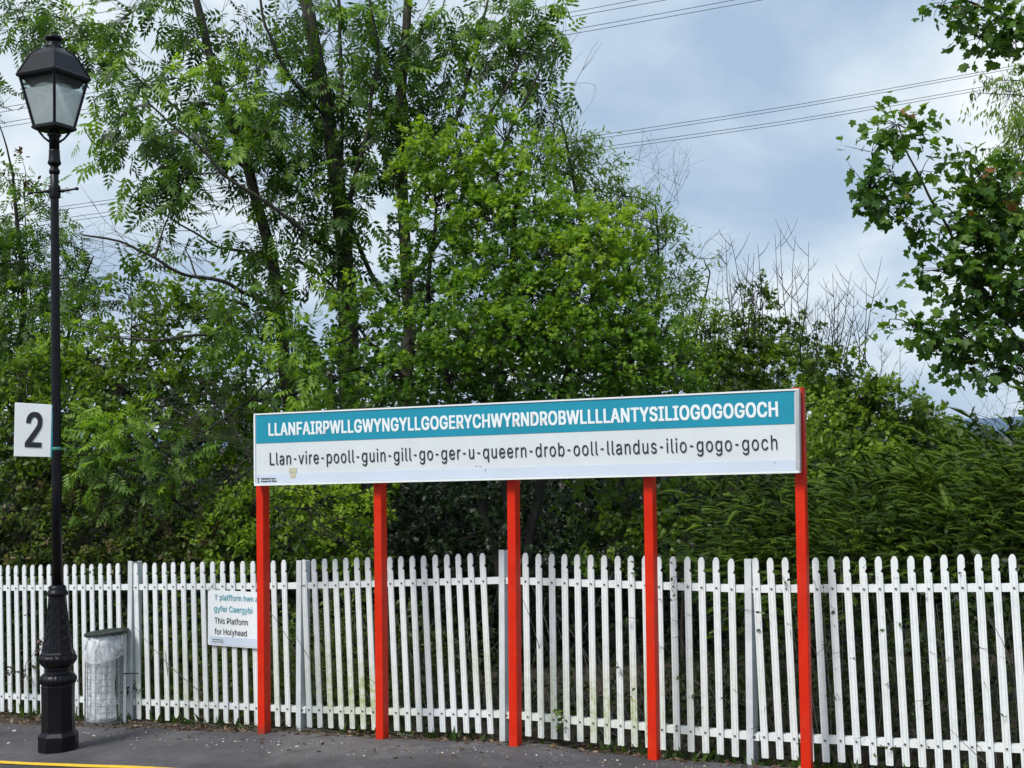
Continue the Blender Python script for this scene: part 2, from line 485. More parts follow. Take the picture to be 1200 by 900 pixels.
def sign_t(x, y):   # signed distance in front of the sign line
    return (Vector((x, y)) - SL).dot(SN)
def platform():
    # asphalt: strip between the asphalt's back edge (just behind the posts) and the yellow line / edge
    bm = bmesh.new()
    us = np.arange(-26, 22, 0.25)
    K = 26
    rows = []
    for u in us:
        back = SL + SD * u - SN * (0.10 + 0.03 * math.sin(u * 3.1) + 0.02 * math.sin(u * 9.7) + 0.05 * noise.noise(Vector((u * 1.3, 0, 0))))
        # ray from back towards SN until t = EDGE_T-0.42
        tb = t_of(*back); cosn = SN.dot(YN)
        L = (EDGE_T - 0.40 - tb) / cosn
        row = []
        for k in range(K):
            f = (k / (K - 1)) ** 1.3
            p = back + SN * (L * f)
            s, n = to_sn(p.x, p.y)
            z = float(zg_np(s)) + 0.006 * noise.noise(Vector((p.x * 1.7, p.y * 1.7, 0)))
            row.append(bm.verts.new((p.x, p.y, z)))
        rows.append(row)
    for a, b in zip(rows, rows[1:]):
        for k in range(K - 1):
            bm.faces.new((a[k], b[k], b[k + 1], a[k + 1]))
    # back skirt
    for a, b in zip(rows, rows[1:]):
        va = bm.verts.new(a[0].co + Vector((0, 0, -0.22))); vb = bm.verts.new(b[0].co + Vector((0, 0, -0.22)))
        bm.faces.new((b[0], a[0], va, vb))
    o = bm_obj('platform', bm, M_ASPH, smooth=True)
    tag(o, kind='structure')
    # coping slabs and the platform's brick face towards the track
    cop = thing('platform_edge', 'concrete coping slabs along the platform edge beyond the yellow line', 'platform edge', (YA.x, YA.y, YA.z))
    tag(cop, kind='structure')
    for i in range(-14, 18):
        u0 = i * 0.9
        p = YA.xy + YD * (u0 + .45) + YN * (EDGE_T - 0.20)
        z = float(zg_np(to_sn(p.x, p.y)[0]))
        sl = math.atan2(float(zg_np(to_sn(*(p + YD * .45))[0])) - float(zg_np(to_sn(*(p - YD * .45))[0])), 0.9)
        m4 = Matrix.Translation((p.x, p.y, z - 0.045)) @ Matrix.Rotation(math.atan2(YD.y, YD.x), 4, 'Z') @ Matrix.Rotation(-sl, 4, 'Y')
        box_obj('coping_slab', (0.892, 0.40, 0.10), m4, M_COPE, cop, bevel=0.008)
    bm = bmesh.new()
    p0 = YA.xy - YD * 12.6 + YN * (EDGE_T - 0.06); p1 = YA.xy + YD * 16 + YN * (EDGE_T - 0.06)
    vs = []
    for p in (p0, p1):
        zt = float(zg_np(to_sn(*p)[0])) - 0.096
        vs.append(bm.verts.new((p.x, p.y, zt))); vs.append(bm.verts.new((p.x, p.y, zg(3) - 1.0)))
    bm.faces.new((vs[0], vs[1], vs[3], vs[2]))
    bm_obj('riser_wall', bm, M_COPE, cop)
platform()

def strip_on_platform(name, u0, u1, t0, t1, mat, lift, step=0.25):
    bm = bmesh.new(); prev = None
    u = u0
    while u <= u1 + 1e-6:
        cur = []
        for t in (t0, (t0 + t1) / 2, t1):
            tt = t + 0.006 * noise.noise(Vector((u * 4, t * 9, 1)))
            p = YA.xy + YD * u + YN * tt
            z = float(zg_np(to_sn(p.x, p.y)[0])) + 0.006 * noise.noise(Vector((p.x * 1.7, p.y * 1.7, 0))) + lift
            cur.append(bm.verts.new((p.x, p.y, z)))
        if prev:
            bm.faces.new((prev[0], cur[0], cur[1], prev[1])); bm.faces.new((prev[1], cur[1], cur[2], prev[2]))
        prev = cur; u += step
    return bm_obj(name, bm, mat)
tag(strip_on_platform('yellow_line', -12, 14, -0.03, 0.055, M_YEL, 0.007, 0.1), kind='structure')

# distant hills beyond the hedge
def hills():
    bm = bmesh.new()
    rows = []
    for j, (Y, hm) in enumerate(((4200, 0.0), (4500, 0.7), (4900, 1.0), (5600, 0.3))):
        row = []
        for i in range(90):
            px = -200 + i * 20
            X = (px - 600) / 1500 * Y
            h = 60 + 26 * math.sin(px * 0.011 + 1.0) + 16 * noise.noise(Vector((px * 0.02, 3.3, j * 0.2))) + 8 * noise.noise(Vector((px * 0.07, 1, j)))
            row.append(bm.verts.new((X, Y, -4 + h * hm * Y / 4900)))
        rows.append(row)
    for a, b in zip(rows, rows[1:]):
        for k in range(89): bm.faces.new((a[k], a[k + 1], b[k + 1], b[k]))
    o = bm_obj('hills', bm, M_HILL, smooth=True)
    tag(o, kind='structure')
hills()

# ------------------------------------------------------------------ the palisade fence
def fence():
    pts = FPTS
    # second kink just after the middle post, as the bottom line breaks there
    rootp = from_sn(pts[5][0], 0)
    f = thing('palisade_fence', 'white palisade fence with notched round-topped pales running behind the station sign', 'fence', (rootp[0], rootp[1], pts[5][1]))
    w = 0.0535
    # pale prototype (local: x along the fence, y to the back, z up from the pale's foot)
    prof = [(-w / 2 + .004, 0), (w / 2 - .004, 0), (w / 2, .006), (w / 2, 1.395), (w / 2 - .013, 1.408), (w / 2 - .013, 1.418), (w / 2 - .003, 1.43), (w / 2 - .003, 1.49),
            (w / 2 - .010, 1.510), (0.008, 1.52), (-0.008, 1.52), (-w / 2 + .010, 1.510), (-w / 2 + .001, 1.49), (-w / 2, 1.395), (-w / 2, .006)]
    def pale_mesh(var):
        bm = bmesh.new()
        fr, bk = [], []
        rr = random.Random(var)
        for x, z in prof:
            yy = 0.0
            fr.append(bm.verts.new((x * (1 + .0 * rr.random()), yy, z))); bk.append(bm.verts.new((x, 0.014, z)))
        n = len(prof)
        bm.faces.new(fr); bm.faces.new(list(reversed(bk)))
        for i in range(n): bm.faces.new((fr[i], fr[(i + 1) % n], bk[(i + 1) % n], bk[i]))
        # two pressed ribs down the face
        for rx in (-0.013, 0.013):
            a = [bm.verts.new((rx + dx, -dy, z)) for z in (0.02, 1.38) for dx, dy in ((-.006, -.001), (0, .004), (.006, -.001))]
            bm.faces.new((a[0], a[1], a[4], a[3])); bm.faces.new((a[1], a[2], a[5], a[4]))
            bm.faces.new((a[0], a[2], a[1])); bm.faces.new((a[3], a[4], a[5]))
        me = bpy.data.meshes.new('pale')
        bmesh.ops.recalc_face_normals(bm, faces=bm.faces)
        bm.to_mesh(me); bm.free(); me.materials.append(M_FENCE)
        return me
    pm = pale_mesh(1)
    bbm = bmesh.new()
    bmesh.ops.create_cone(bbm, cap_ends=True, segments=8, radius1=.0085, radius2=.006, depth=.008, matrix=Matrix.Rotation(math.pi / 2, 4, 'X'))
    bolt_me = bpy.data.meshes.new('bolt'); bbm.to_mesh(bolt_me); bbm.free(); bolt_me.materials.append(M_BOLT)
    rz = math.atan2(FD.y, FD.x)
    rloc = Vector(f.location)
    TOPR, BOTR = 1.52 * 0.845, 1.52 * 0.105
    for k in range(len(pts) - 1):
        (s0, z0), (s1, z1) = pts[k], pts[k + 1]
        L = s1 - s0
        tilt = math.atan2(z1 - z0, L)
        n = round((L - 0.05) / PITCH_S)
        step = L / n
        for i in range(1, n):
            s = s0 + step * i
            z = z0 + (z1 - z0) * i / n
            p = from_sn(s, 0.0 + random.uniform(-.003, .003))
            o = bpy.data.objects.new('pale', pm); COL.objects.link(o); o.parent = f
            o.location = Vector((p[0], p[1], z + random.uniform(-.004, .004))) - rloc
            o.rotation_euler = (random.gauss(0, .001), -tilt * 0.7 + random.gauss(0, .0011), rz)
            for h in (TOPR, BOTR):
                bo = bpy.data.objects.new('bolt', bolt_me); COL.objects.link(bo); bo.parent = o
                bo.location = (0, -.006, h)
        # rails: angle section behind the pales
        for h in (TOPR, BOTR):
            bm = bmesh.new()
            L2 = math.hypot(L, z1 - z0)
            c0 = from_sn((s0 + s1) / 2, -0.018 - 0.0035)
            m4 = Matrix.Translation((c0[0], c0[1], (z0 + z1) / 2 + h)) @ Matrix.Rotation(rz, 4, 'Z') @ Matrix.Rotation(-tilt, 4, 'Y')
            bmesh.ops.create_cube(bm, size=1.0, matrix=m4 @ Matrix.Diagonal((L2 - 0.05, 0.012, 0.055, 1)))
            bmesh.ops.create_cube(bm, size=1.0, matrix=m4 @ Matrix.Translation((0, 0.031, 0.0245)) @ Matrix.Diagonal((L2 - 0.05, 0.05, 0.006, 1)))
            bm_obj('rail', bm, M_FENCE, f)
    # posts: I sections whose flange faces the platform
    for k, (s, z) in enumerate(pts):
        foot = float(zsoil(s)) - 0.10
        top = z + PALE_L + (0.025 if k in (3, 5) else 0.0)
        p = from_sn(s, 0.002)
        pr = bpy.data.objects.new('post', None)
        H = top - foot
        bm = bmesh.new()
        def slab(x0, x1, y0, y1, peak=0.0):
            vs = [bm.verts.new(c) for c in ((x0, y0, 0), (x1, y0, 0), (x1, y1, 0), (x0, y1, 0), (x0, y0, H - peak), (x1, y0, H - peak), (x1, y1, H - peak), (x0, y1, H - peak))]
            for q in ((0, 1, 5, 4), (1, 2, 6, 5), (2, 3, 7, 6), (3, 0, 4, 7), (4, 5, 6, 7), (3, 2, 1, 0)): bm.faces.new([vs[i] for i in q])
        slab(-0.026, 0.026, -0.010, 0.0); slab(0.018, 0.026, 0.0015, 0.125, 0.012); slab(-0.026, 0.026, 0.1265, 0.134, 0.012)
        m4 = Matrix.Translation((p[0], p[1], foot)) @ Matrix.Rotation(rz, 4, 'Z') @ Matrix.Rotation(math.radians(0.4), 4, 'Y')
        bmesh.ops.transform(bm, matrix=m4, verts=bm.verts)
        po = bm_obj('post', bm, M_POST, f)
        for h in (TOPR, BOTR):
            bm = bmesh.new()
            q = from_sn(s + 0.035, -0.006)
            mm = Matrix.Translation((q[0], q[1], z + h)) @ Matrix.Rotation(rz, 4, 'Z')
            bmesh.ops.create_cone(bm, cap_ends=True, segments=10, radius1=.013, radius2=.009, depth=.016, matrix=mm @ Matrix.Rotation(math.pi / 2, 4, 'X'))
            bm_obj('cleat_bolt', bm, M_BOLT, po)
            bm2 = bmesh.new()
            q = from_sn(s + 0.045, -0.0065)
            mm = Matrix.Translation((q[0], q[1], z + h)) @ Matrix.Rotation(rz, 4, 'Z')
            bmesh.ops.create_cube(bm2, size=1.0, matrix=mm @ Matrix.Diagonal((0.05, 0.006, 0.052, 1)))
            bm_obj('cleat', bm2, M_FENCE, po)
    return pts
FP = fence()

# ------------------------------------------------------------------ lettering
GLYPHS={" ":(188,[]),
"-":(453,["337,244 337,188 114,188 114,244"]),
"2":(453,["64,0 64,47 234,229 282,282 294,298 303,313 311,327 316,341 319,356 320,371 319,389 315,405 308,419 298,431 287,441 273,449 258,455 242,459 224,460 205,459 188,454 172,447 159,438 148,427 139,413 132,398 128,381 127,362 66,362 68,391 75,418 86,442 102,463 121,481 143,496 168,507 195,514 225,516 254,514 281,507 306,497 328,483 346,465 361,445 372,423 379,398 381,372 380,354 377,336 371,318 363,299 351,280 336,259 267,180 153,60 153,57 389,57 389,0"]),
"A":(480,["16,0 201,509 276,509 463,0 395,0 287,302 264,372 232,478 245,478 213,371 191,302 85,0","110,142 110,199 370,199 370,142"]),
"B":(456,["60,0 60,509 241,509 274,507 304,501 329,491 350,477 367,461 381,442 390,421 396,398 398,374 397,353 393,335 387,320 378,307 368,295 356,286 343,278 330,272 315,267 315,262 331,259 347,254 363,245 378,234 391,220 402,203 411,184 416,161 418,136 416,111 410,88 400,67 386,48 367,31 344,18 317,8 284,2 247,0","125,57 245,57 281,60 309,67 330,80 344,96 352,115 355,137 354,154 349,169 342,184 332,197 320,208 306,218 289,225 270,230 248,231 125,231","125,285 238,285 256,286 273,290 288,296 302,304 314,314 323,326 330,340 335,355 336,372 333,394 326,413 313,429 294,442 270,449 240,452 125,452"]),
"C":(510,["267,-7 241,-6 217,-2 193,5 171,14 150,25 130,39 113,55 97,73 82,93 70,115 59,139 51,166 45,193 41,223 40,254 41,285 45,315 51,343 59,369 70,393 82,415 97,436 113,454 130,470 150,484 171,495 193,504 217,511 241,515 267,516 292,515 317,511 340,504 362,496 383,485 402,471 419,456 435,438 448,418 459,397 467,373 473,348 408,348 403,365 397,381 389,395 380,407 369,418 357,428 344,437 330,444 315,449 300,453 284,455 267,456 237,453 209,445 184,432 161,414 141,392 125,364 113,332 106,295 103,254 106,213 113,177 125,145 141,117 161,94 184,76 210,63 237,56 267,53 284,54 300,56 315,60 330,65 344,72 357,81 369,91 380,102 389,114 397,128 403,144 408,160 473,160 467,135 459,112 448,91 435,71 420,53 402,38 383,24 363,13 341,5 317,-2 293,-6"]),
"D":(502,["219,0 96,0 96,57 215,57 254,60 288,68 318,81 343,99 363,122 379,149 390,181 397,216 399,255 397,294 390,329 379,361 364,388 344,410 320,428 291,441 258,449 221,452 93,452 93,509 225,509 254,508 281,504 307,498 331,489 353,478 385,455 412,426 433,391 443,367 451,342 457,315 461,286 462,255 461,224 457,195 451,168 443,143 433,119 421,97 406,77 390,60 372,44 351,31 328,20 304,11 277,5 249,1","125,509 125,0 60,0 60,509"]),
"E":(419,["60,0 60,509 372,509 372,452 125,452 125,286 355,286 355,229 125,229 125,57 375,57 375,0"]),
"F":(410,["60,0 60,509 369,509 369,452 125,452 125,278 346,278 346,221 125,221 125,0"]),
"G":(520,["269,-7 242,-6 217,-2 193,5 171,14 149,25 129,39 112,55 96,73 81,94 69,116 59,140 51,166 45,194 41,223 40,254 41,285 45,315 51,343 59,369 69,393 81,415 96,436 112,454 129,470 149,484 170,495 192,504 215,511 239,515 265,516 291,515 316,511 340,504 363,495 384,483 403,469 421,453 436,436 449,416 460,395 468,373 474,349 408,349 402,365 395,379 387,393 378,405 368,417 356,427 343,436 330,443 315,448 299,452 283,455 265,456 236,453 209,445 183,432 160,414 141,392 125,364 113,332 106,295 103,254 106,213 113,177 125,145 141,117 161,94 184,76 210,63 238,56 269,53 296,55 322,61 345,71 365,85 382,102 396,123 407,147 413,173 415,202 434,199 283,199 283,256 478,256 478,200 475,160 466,124 451,91 431,62 406,38 377,19 344,5 308,-4"]),
"H":(517,["60,0 60,509 125,509 125,289 392,289 392,509 457,509 457,0 392,0 392,232 125,232 125,0"]),
"I":(300,["31,0 31,57 118,57 118,452 31,452 31,509 269,509 269,452 183,452 183,57 269,57 269,0"]),
"L":(393,["60,0 60,509 125,509 125,57 361,57 361,0"]),
"N":(523,["60,0 60,509 136,509 343,183 363,151 388,107 414,55 405,54 401,108 399,157 399,195 399,509 463,509 463,0 387,0 202,290 177,331 148,381 108,452 119,454 122,384 124,328 125,291 125,0"]),
"O":(533,["267,-7 241,-6 217,-2 193,5 171,14 150,25 131,39 113,55 97,73 83,93 70,115 59,139 51,166 45,193 41,223 40,254 41,285 45,315 51,343 59,369 70,393 83,415 97,436 113,454 131,470 150,484 171,495 193,504 217,511 241,515 267,516 293,515 317,511 341,504 363,495 384,484 403,470 421,454 437,436 451,415 464,393 474,369 482,343 488,315 492,285 493,254 492,223 488,193 482,166 474,139 464,115 451,93 437,73 421,55 403,39 384,25 363,14 341,5 317,-2 293,-6","267,53 296,56 324,63 349,76 372,94 392,116 408,144 420,176 428,213 430,254 428,296 420,333 408,365 392,392 372,415 349,433 324,446 296,453 267,456 237,453 210,446 184,433 161,415 141,392 125,364 113,332 106,295 103,254 106,213 113,176 125,144 141,117 161,94 184,76 210,63 237,56"]),
"P":(445,["60,0 60,509 235,509 272,507 304,499 332,487 356,471 375,452 390,430 400,404 407,377 409,348 407,318 400,291 390,265 375,243 356,223 332,207 304,195 272,188 235,186 109,186 109,242 233,242 258,244 279,248 297,256 312,266 324,279 333,294 339,311 343,329 344,348 343,367 339,385 333,402 324,416 312,429 297,439 279,446 257,451 232,452 125,452 125,0"]),
"R":(449,["60,0 60,509 236,509 273,507 305,500 333,489 357,474 376,455 390,433 401,408 407,381 409,352 407,323 401,296 390,271 376,250 357,232 333,217 305,206 273,200 236,198 96,198 96,255 234,255 258,256 280,260 298,267 313,276 325,287 334,300 340,316 344,333 345,352 344,371 340,389 334,405 325,419 313,430 298,440 279,447 258,451 233,452 125,452 125,0","353,0 230,229 303,229 428,0"]),
"S":(447,["224,-9 189,-7 157,-1 128,9 102,23 81,40 64,60 51,83 42,109 38,137 104,137 107,118 114,102 123,88 135,76 150,66 166,59 184,53 204,50 224,49 246,50 267,54 286,60 303,69 317,79 329,92 338,106 344,122 346,139 344,154 340,168 332,179 322,189 310,197 296,205 245,222 184,239 145,253 112,269 86,289 67,313 56,341 52,372 55,400 62,425 75,448 92,468 113,484 138,498 165,508 195,514 227,516 259,514 289,508 316,498 340,484 360,468 377,449 390,427 398,403 401,378 337,378 332,401 320,421 302,437 280,449 254,456 225,459 204,458 185,454 167,448 152,440 139,430 129,418 121,405 117,391 115,376 117,359 122,345 131,334 142,324 155,315 169,308 212,293 264,279 312,264 359,238 372,226 384,213 395,198 402,180 407,161 408,139 406,112 398,87 386,64 370,43 349,25 323,11 294,0 261,-7"]),
"T":(449,["32,452 32,509 417,509 417,452 257,452 257,0 193,0 193,452"]),
"W":(686,["155,0 16,509 82,509 163,196 175,145 187,94 197,40 189,40 200,94 211,145 224,196 306,509 380,509 462,196 474,145 486,94 497,40 488,40 499,94 510,145 523,196 603,509 670,509 530,0 455,0 368,323 351,391 336,475 350,475 335,395 318,323 230,0"]),
"Y":(472,["203,0 203,208 16,509 91,509 192,344 222,292 250,230 224,230 251,293 280,344 381,509 455,509 268,208 268,0"]),
"a":(389,["160,-9 137,-7 115,-3 94,5 76,15 61,29 48,45 38,63 32,84 30,108 32,128 36,146 43,161 53,174 64,184 78,193 93,200 108,206 125,211 178,220 234,227 247,229 257,231 265,235 271,240 275,246 276,255 276,257 275,272 272,285 267,297 260,307 251,315 240,322 227,327 212,330 196,331 179,330 163,327 149,322 137,316 127,309 118,301 100,274 41,291 51,312 64,331 79,346 96,358 114,368 133,375 153,380 173,383 194,384 208,384 223,382 239,379 255,375 271,369 286,360 300,350 312,336 322,320 330,301 335,278 337,251 337,0 277,0 277,52 272,52 267,43 260,34 252,25 242,16 229,8 215,1 199,-4 181,-8","170,45 192,47 211,51 228,59 242,69 254,80 263,93 270,107 274,122 276,138 276,190 272,187 267,184 259,182 231,176 200,171 175,168 134,159 122,154 112,147 103,139 97,130 93,118 92,105 93,93 96,82 102,72 110,64 119,57 130,52 142,48 156,46"]),
"b":(424,["229,-8 207,-7 188,-3 172,4 159,12 147,21 138,31 118,59 112,59 112,0 53,0 53,509 114,509 114,319 118,319 137,346 146,356 158,365 171,373 187,379 207,383 229,384 260,381 288,374 313,361 335,343 354,320 370,293 381,262 388,227 390,189 388,151 381,116 370,84 354,57 335,34 313,16 288,3 260,-5","220,47 242,49 262,55 279,66 294,80 306,97 316,117 323,139 327,163 328,189 327,215 323,239 316,261 307,281 295,297 280,311 263,322 243,328 220,330 198,328 178,322 161,312 146,299 134,282 125,263 118,241 114,216 113,189 114,162 118,137 125,115 135,95 147,79 162,65 179,55 198,49"]),
"c":(396,["207,-8 174,-5 144,3 117,16 93,35 73,58 56,85 44,116 36,150 34,187 36,225 44,260 56,291 73,318 93,341 117,360 144,373 174,381 207,384 225,383 243,381 260,377 276,371 291,364 305,356 318,346 330,335 340,322 349,308 356,293 362,277 303,262 290,289 270,311 262,317 252,321 242,325 207,330 183,328 163,321 145,310 130,296 118,278 108,258 101,236 97,212 96,187 97,163 101,139 108,117 118,97 130,80 145,66 163,55 183,48 207,46 220,47 232,49 243,52 271,66 292,89 304,117 363,102 357,86 350,70 341,56 331,43 319,32 306,21 292,12 277,5 261,-1 244,-5 226,-7"]),
"d":(424,["195,-8 165,-5 137,3 111,16 89,34 70,57 55,84 43,116 36,151 34,189 36,227 43,262 55,293 71,320 90,343 112,361 137,374 165,381 196,384 218,383 237,379 253,373 267,365 278,356 287,346 306,319 311,319 311,509 372,509 372,0 313,0 313,59 307,59 287,31 277,21 266,12 252,4 236,-3 217,-7","205,47 226,49 246,55 263,65 278,79 290,95 299,115 306,137 311,162 312,189 311,216 307,241 300,263 290,282 278,299 263,312 246,322 227,328 205,330 182,328 162,322 145,311 130,297 118,281 108,261 101,239 97,215 96,189 97,163 102,139 109,117 118,97 130,80 145,66 162,55 182,49"]),
"e":(404,["212,-8 177,-5 145,3 117,16 92,35 72,58 56,85 44,116 36,150 34,187 36,224 43,259 55,290 71,317 91,340 115,359 142,373 172,381 205,384 226,383 246,380 266,374 285,366 302,355 319,341 334,324 347,305 357,282 365,256 369,227 371,194 371,169 75,169 75,221 338,221 310,202 309,226 305,248 298,269 289,287 277,302 263,314 246,323 227,328 205,330 183,328 164,323 146,313 131,301 119,287 109,270 102,251 97,231 96,211 96,178 98,151 102,127 110,106 121,88 135,73 151,61 169,53 190,48 212,46 227,47 241,49 254,53 266,58 276,65 285,73 293,83 300,93 306,105 365,91 358,72 348,55 335,39 320,25 302,14 283,4 261,-3 237,-7"]),
"f":(254,["228,379 228,327 6,327 6,379","81,0 81,432 83,452 88,470 96,486 107,499 120,510 135,519 152,525 169,529 187,530 222,527 243,521 227,468 215,472 195,474 178,472 164,468 154,460 147,449 143,436 142,419 142,0"]),
"g":(425,["207,-151 180,-150 156,-146 134,-140 114,-132 97,-122 82,-110 70,-97 59,-84 51,-69 101,-41 122,-66 131,-74 142,-82 154,-88 169,-93 187,-96 207,-97 236,-95 261,-87 282,-75 298,-57 308,-34 311,-6 311,68 306,68 287,41 277,32 266,24 252,16 236,10 217,6 195,5 165,7 138,15 113,27 90,43 71,64 55,90 43,120 36,154 34,191 36,228 43,262 55,293 71,320 90,343 112,361 138,374 166,381 196,384 218,383 237,379 253,373 267,365 279,356 288,346 308,319 313,319 313,379 372,379 372,-9 370,-40 362,-67 350,-90 334,-109 314,-124 291,-136 265,-144 237,-149","205,59 227,61 247,66 264,75 279,87 291,103 300,121 307,142 311,166 312,193 311,219 307,242 300,264 291,283 279,299 264,312 247,322 227,328 205,330 182,328 162,322 145,312 130,298 118,281 109,262 102,241 97,218 96,193 97,167 102,144 109,123 118,104 130,89 145,76 163,67 183,61"]),
"h":(410,["114,227 114,0 53,0 53,509 114,509 114,287 102,287 116,319 132,344 152,362 175,374 200,382 227,384 252,382 275,377 295,369 313,356 329,340 341,321 350,298 355,271 357,240 357,0 296,0 296,235 293,263 286,286 273,304 256,318 235,326 210,329 192,328 176,324 161,317 147,308 136,297 126,283 119,266 115,248"]),
"i":(167,["53,0 53,379 114,379 114,0","84,443 73,444 63,448 54,455 47,463 42,472 41,483 42,494 47,503 54,512 63,519 73,523 84,524 95,523 105,519 114,512 121,503 125,494 126,483 125,472 121,463 114,455 105,448 95,444"]),
"l":(189,["139,-2 112,0 91,8 74,20 62,37 55,59 53,84 53,509 114,509 114,99 115,83 117,71 120,62 126,56 135,53 146,52 160,53 170,54 181,3 162,-1"]),
"m":(610,["53,0 53,379 112,379 112,295 108,295 114,314 122,331 132,346 144,358 158,368 172,376 187,382 203,385 219,386 245,383 268,375 287,361 303,342 314,320 321,295 312,295 318,312 326,328 337,343 350,356 365,366 381,375 398,381 417,385 437,386 458,384 478,380 497,372 514,361 529,346 541,328 550,307 555,283 557,255 557,0 496,0 496,254 493,279 486,298 473,313 456,323 438,328 419,330 403,329 388,326 374,320 363,312 353,302 345,290 340,277 336,263 335,247 335,0 274,0 274,260 272,280 265,297 253,311 238,322 220,328 199,330 185,329 171,326 158,320 145,312 135,302 126,289 119,274 115,257 114,238 114,0"]),
"n":(410,["114,227 114,0 53,0 53,379 112,379 112,287 102,287 116,319 132,344 152,362 175,374 200,382 227,384 252,382 275,377 295,369 313,356 328,340 341,321 350,298 355,271 357,240 357,0 296,0 296,235 293,263 286,286 273,304 256,318 235,326 210,329 192,328 176,324 161,317 147,308 136,297 126,283 119,266 115,248"]),
"o":(415,["207,-8 174,-5 144,3 117,16 93,35 73,58 56,85 44,116 36,150 34,187 36,225 44,260 56,291 73,318 93,341 117,360 144,373 174,381 207,384 241,381 271,373 299,360 323,341 343,318 359,291 371,260 379,225 381,187 379,150 371,116 359,85 343,58 323,35 299,16 271,3 241,-5","207,46 231,48 252,55 270,66 285,80 298,97 307,117 314,139 318,163 319,187 318,212 314,236 307,258 298,278 285,296 270,310 252,321 231,328 207,330 183,328 163,321 145,310 130,296 118,278 108,258 101,236 97,212 96,187 97,163 101,139 108,117 118,97 130,80 145,66 163,55 183,48"]),
"p":(424,["53,-143 53,379 112,379 112,319 118,319 137,346 146,356 158,365 171,373 187,379 207,383 229,384 260,381 288,374 313,361 335,343 354,320 370,293 381,262 388,227 390,189 388,151 381,116 370,84 354,57 335,34 313,16 288,3 260,-5 229,-8 207,-7 189,-3 173,4 159,12 147,21 138,31 118,59 114,59 114,-143","220,47 242,49 262,55 279,66 294,80 306,97 316,117 323,139 327,163 328,189 327,215 323,239 316,261 307,281 295,297 280,311 263,322 243,328 220,330 198,328 178,322 161,312 146,299 134,282 125,263 118,241 114,216 113,189 114,162 118,137 125,115 135,95 147,79 162,65 179,55 198,49"]),
"q":(424,["372,-143 311,-143 311,59 306,59 287,31 277,21 266,12 252,4 236,-3 217,-7 195,-8 165,-5 137,3 111,16 89,34 70,57 55,84 43,116 36,151 34,189 36,227 43,262 55,293 71,320 90,343 112,361 137,374 165,381 196,384 218,383 237,379 253,373 267,365 278,356 287,346 307,319 313,319 313,379 372,379","205,47 226,49 246,55 263,65 278,79 290,95 299,115 306,137 311,162 312,189 311,216 307,241 300,263 290,282 278,299 263,312 246,322 227,328 205,330 182,328 162,322 145,311 130,297 118,281 108,261 101,239 97,215 96,189 97,163 102,139 109,117 118,97 130,80 145,66 162,55 182,49"]),
"r":(259,["53,0 53,379 112,379 112,321 115,321 124,339 136,354 152,367 171,377 191,383 213,385 229,384 243,384 243,322 230,324 207,326 190,325 174,321 159,315 146,306 135,296 126,284 119,270 115,254 114,237 114,0"]),
"s":(365,["182,-8 157,-7 134,-3 112,3 93,12 76,24 62,38 50,54 42,73 36,94 94,107 101,88 111,72 124,60 140,52 159,47 181,45 206,47 227,53 244,62 257,74 265,88 268,103 266,115 262,126 254,136 243,144 229,150 212,155 149,170 118,180 92,192 72,208 58,227 50,249 47,274 49,295 55,314 65,332 79,347 95,360 115,370 137,378 161,383 187,384 212,383 234,379 254,372 271,363 286,352 299,339 309,324 318,308 324,290 268,277 262,291 254,304 243,316 228,325 210,331 187,333 166,331 147,326 131,317 119,305 111,292 109,277 111,264 116,253 124,243 136,235 152,229 172,223 229,209 261,199 287,187 306,171 320,153 328,131 331,107 329,85 323,65 312,47 298,31 281,17 260,6 236,-2 210,-6"]),
"t":(227,["204,379 204,327 6,327 6,379","65,471 126,471 126,98 127,83 130,70 136,61 144,55 156,51 170,50 185,51 202,54 213,2 192,-3 168,-4 138,-1 113,7 92,21 77,40 68,64 65,93"]),
"u":(410,["182,-5 158,-3 135,2 115,11 97,23 81,39 69,59 60,82 55,109 53,139 53,379 114,379 114,144 116,116 124,93 137,75 154,61 175,53 200,50 218,51 234,55 249,62 263,71 274,83 283,97 290,113 295,132 296,153 296,379 357,379 357,0 298,0 298,92 307,92 294,60 277,35 257,17 234,5 209,-3"]),
"v":(389,["163,0 17,379 84,379 165,155 187,87 206,21 184,21 203,87 224,155 305,379 371,379 226,0"]),
"w":(567,["138,0 23,379 87,379 133,214 154,137 175,41 165,41 186,135 206,214 252,379 316,379 362,214 382,136 402,41 391,41 413,135 434,214 480,379 545,379 429,0 368,0 319,172 305,225 291,280 277,338 291,338 277,280 263,225 248,172 199,0"]),
"y":(389,["47,-139 61,-86 71,-87 83,-89 94,-90 104,-89 113,-86 122,-81 130,-74 138,-64 145,-52 151,-36 163,-1 17,379 84,379 165,155 187,87 206,21 184,21 202,87 224,155 305,379 371,379 204,-58 196,-77 187,-93 177,-107 165,-119 153,-128 139,-136 124,-141 108,-144 91,-145 65,-143"])}

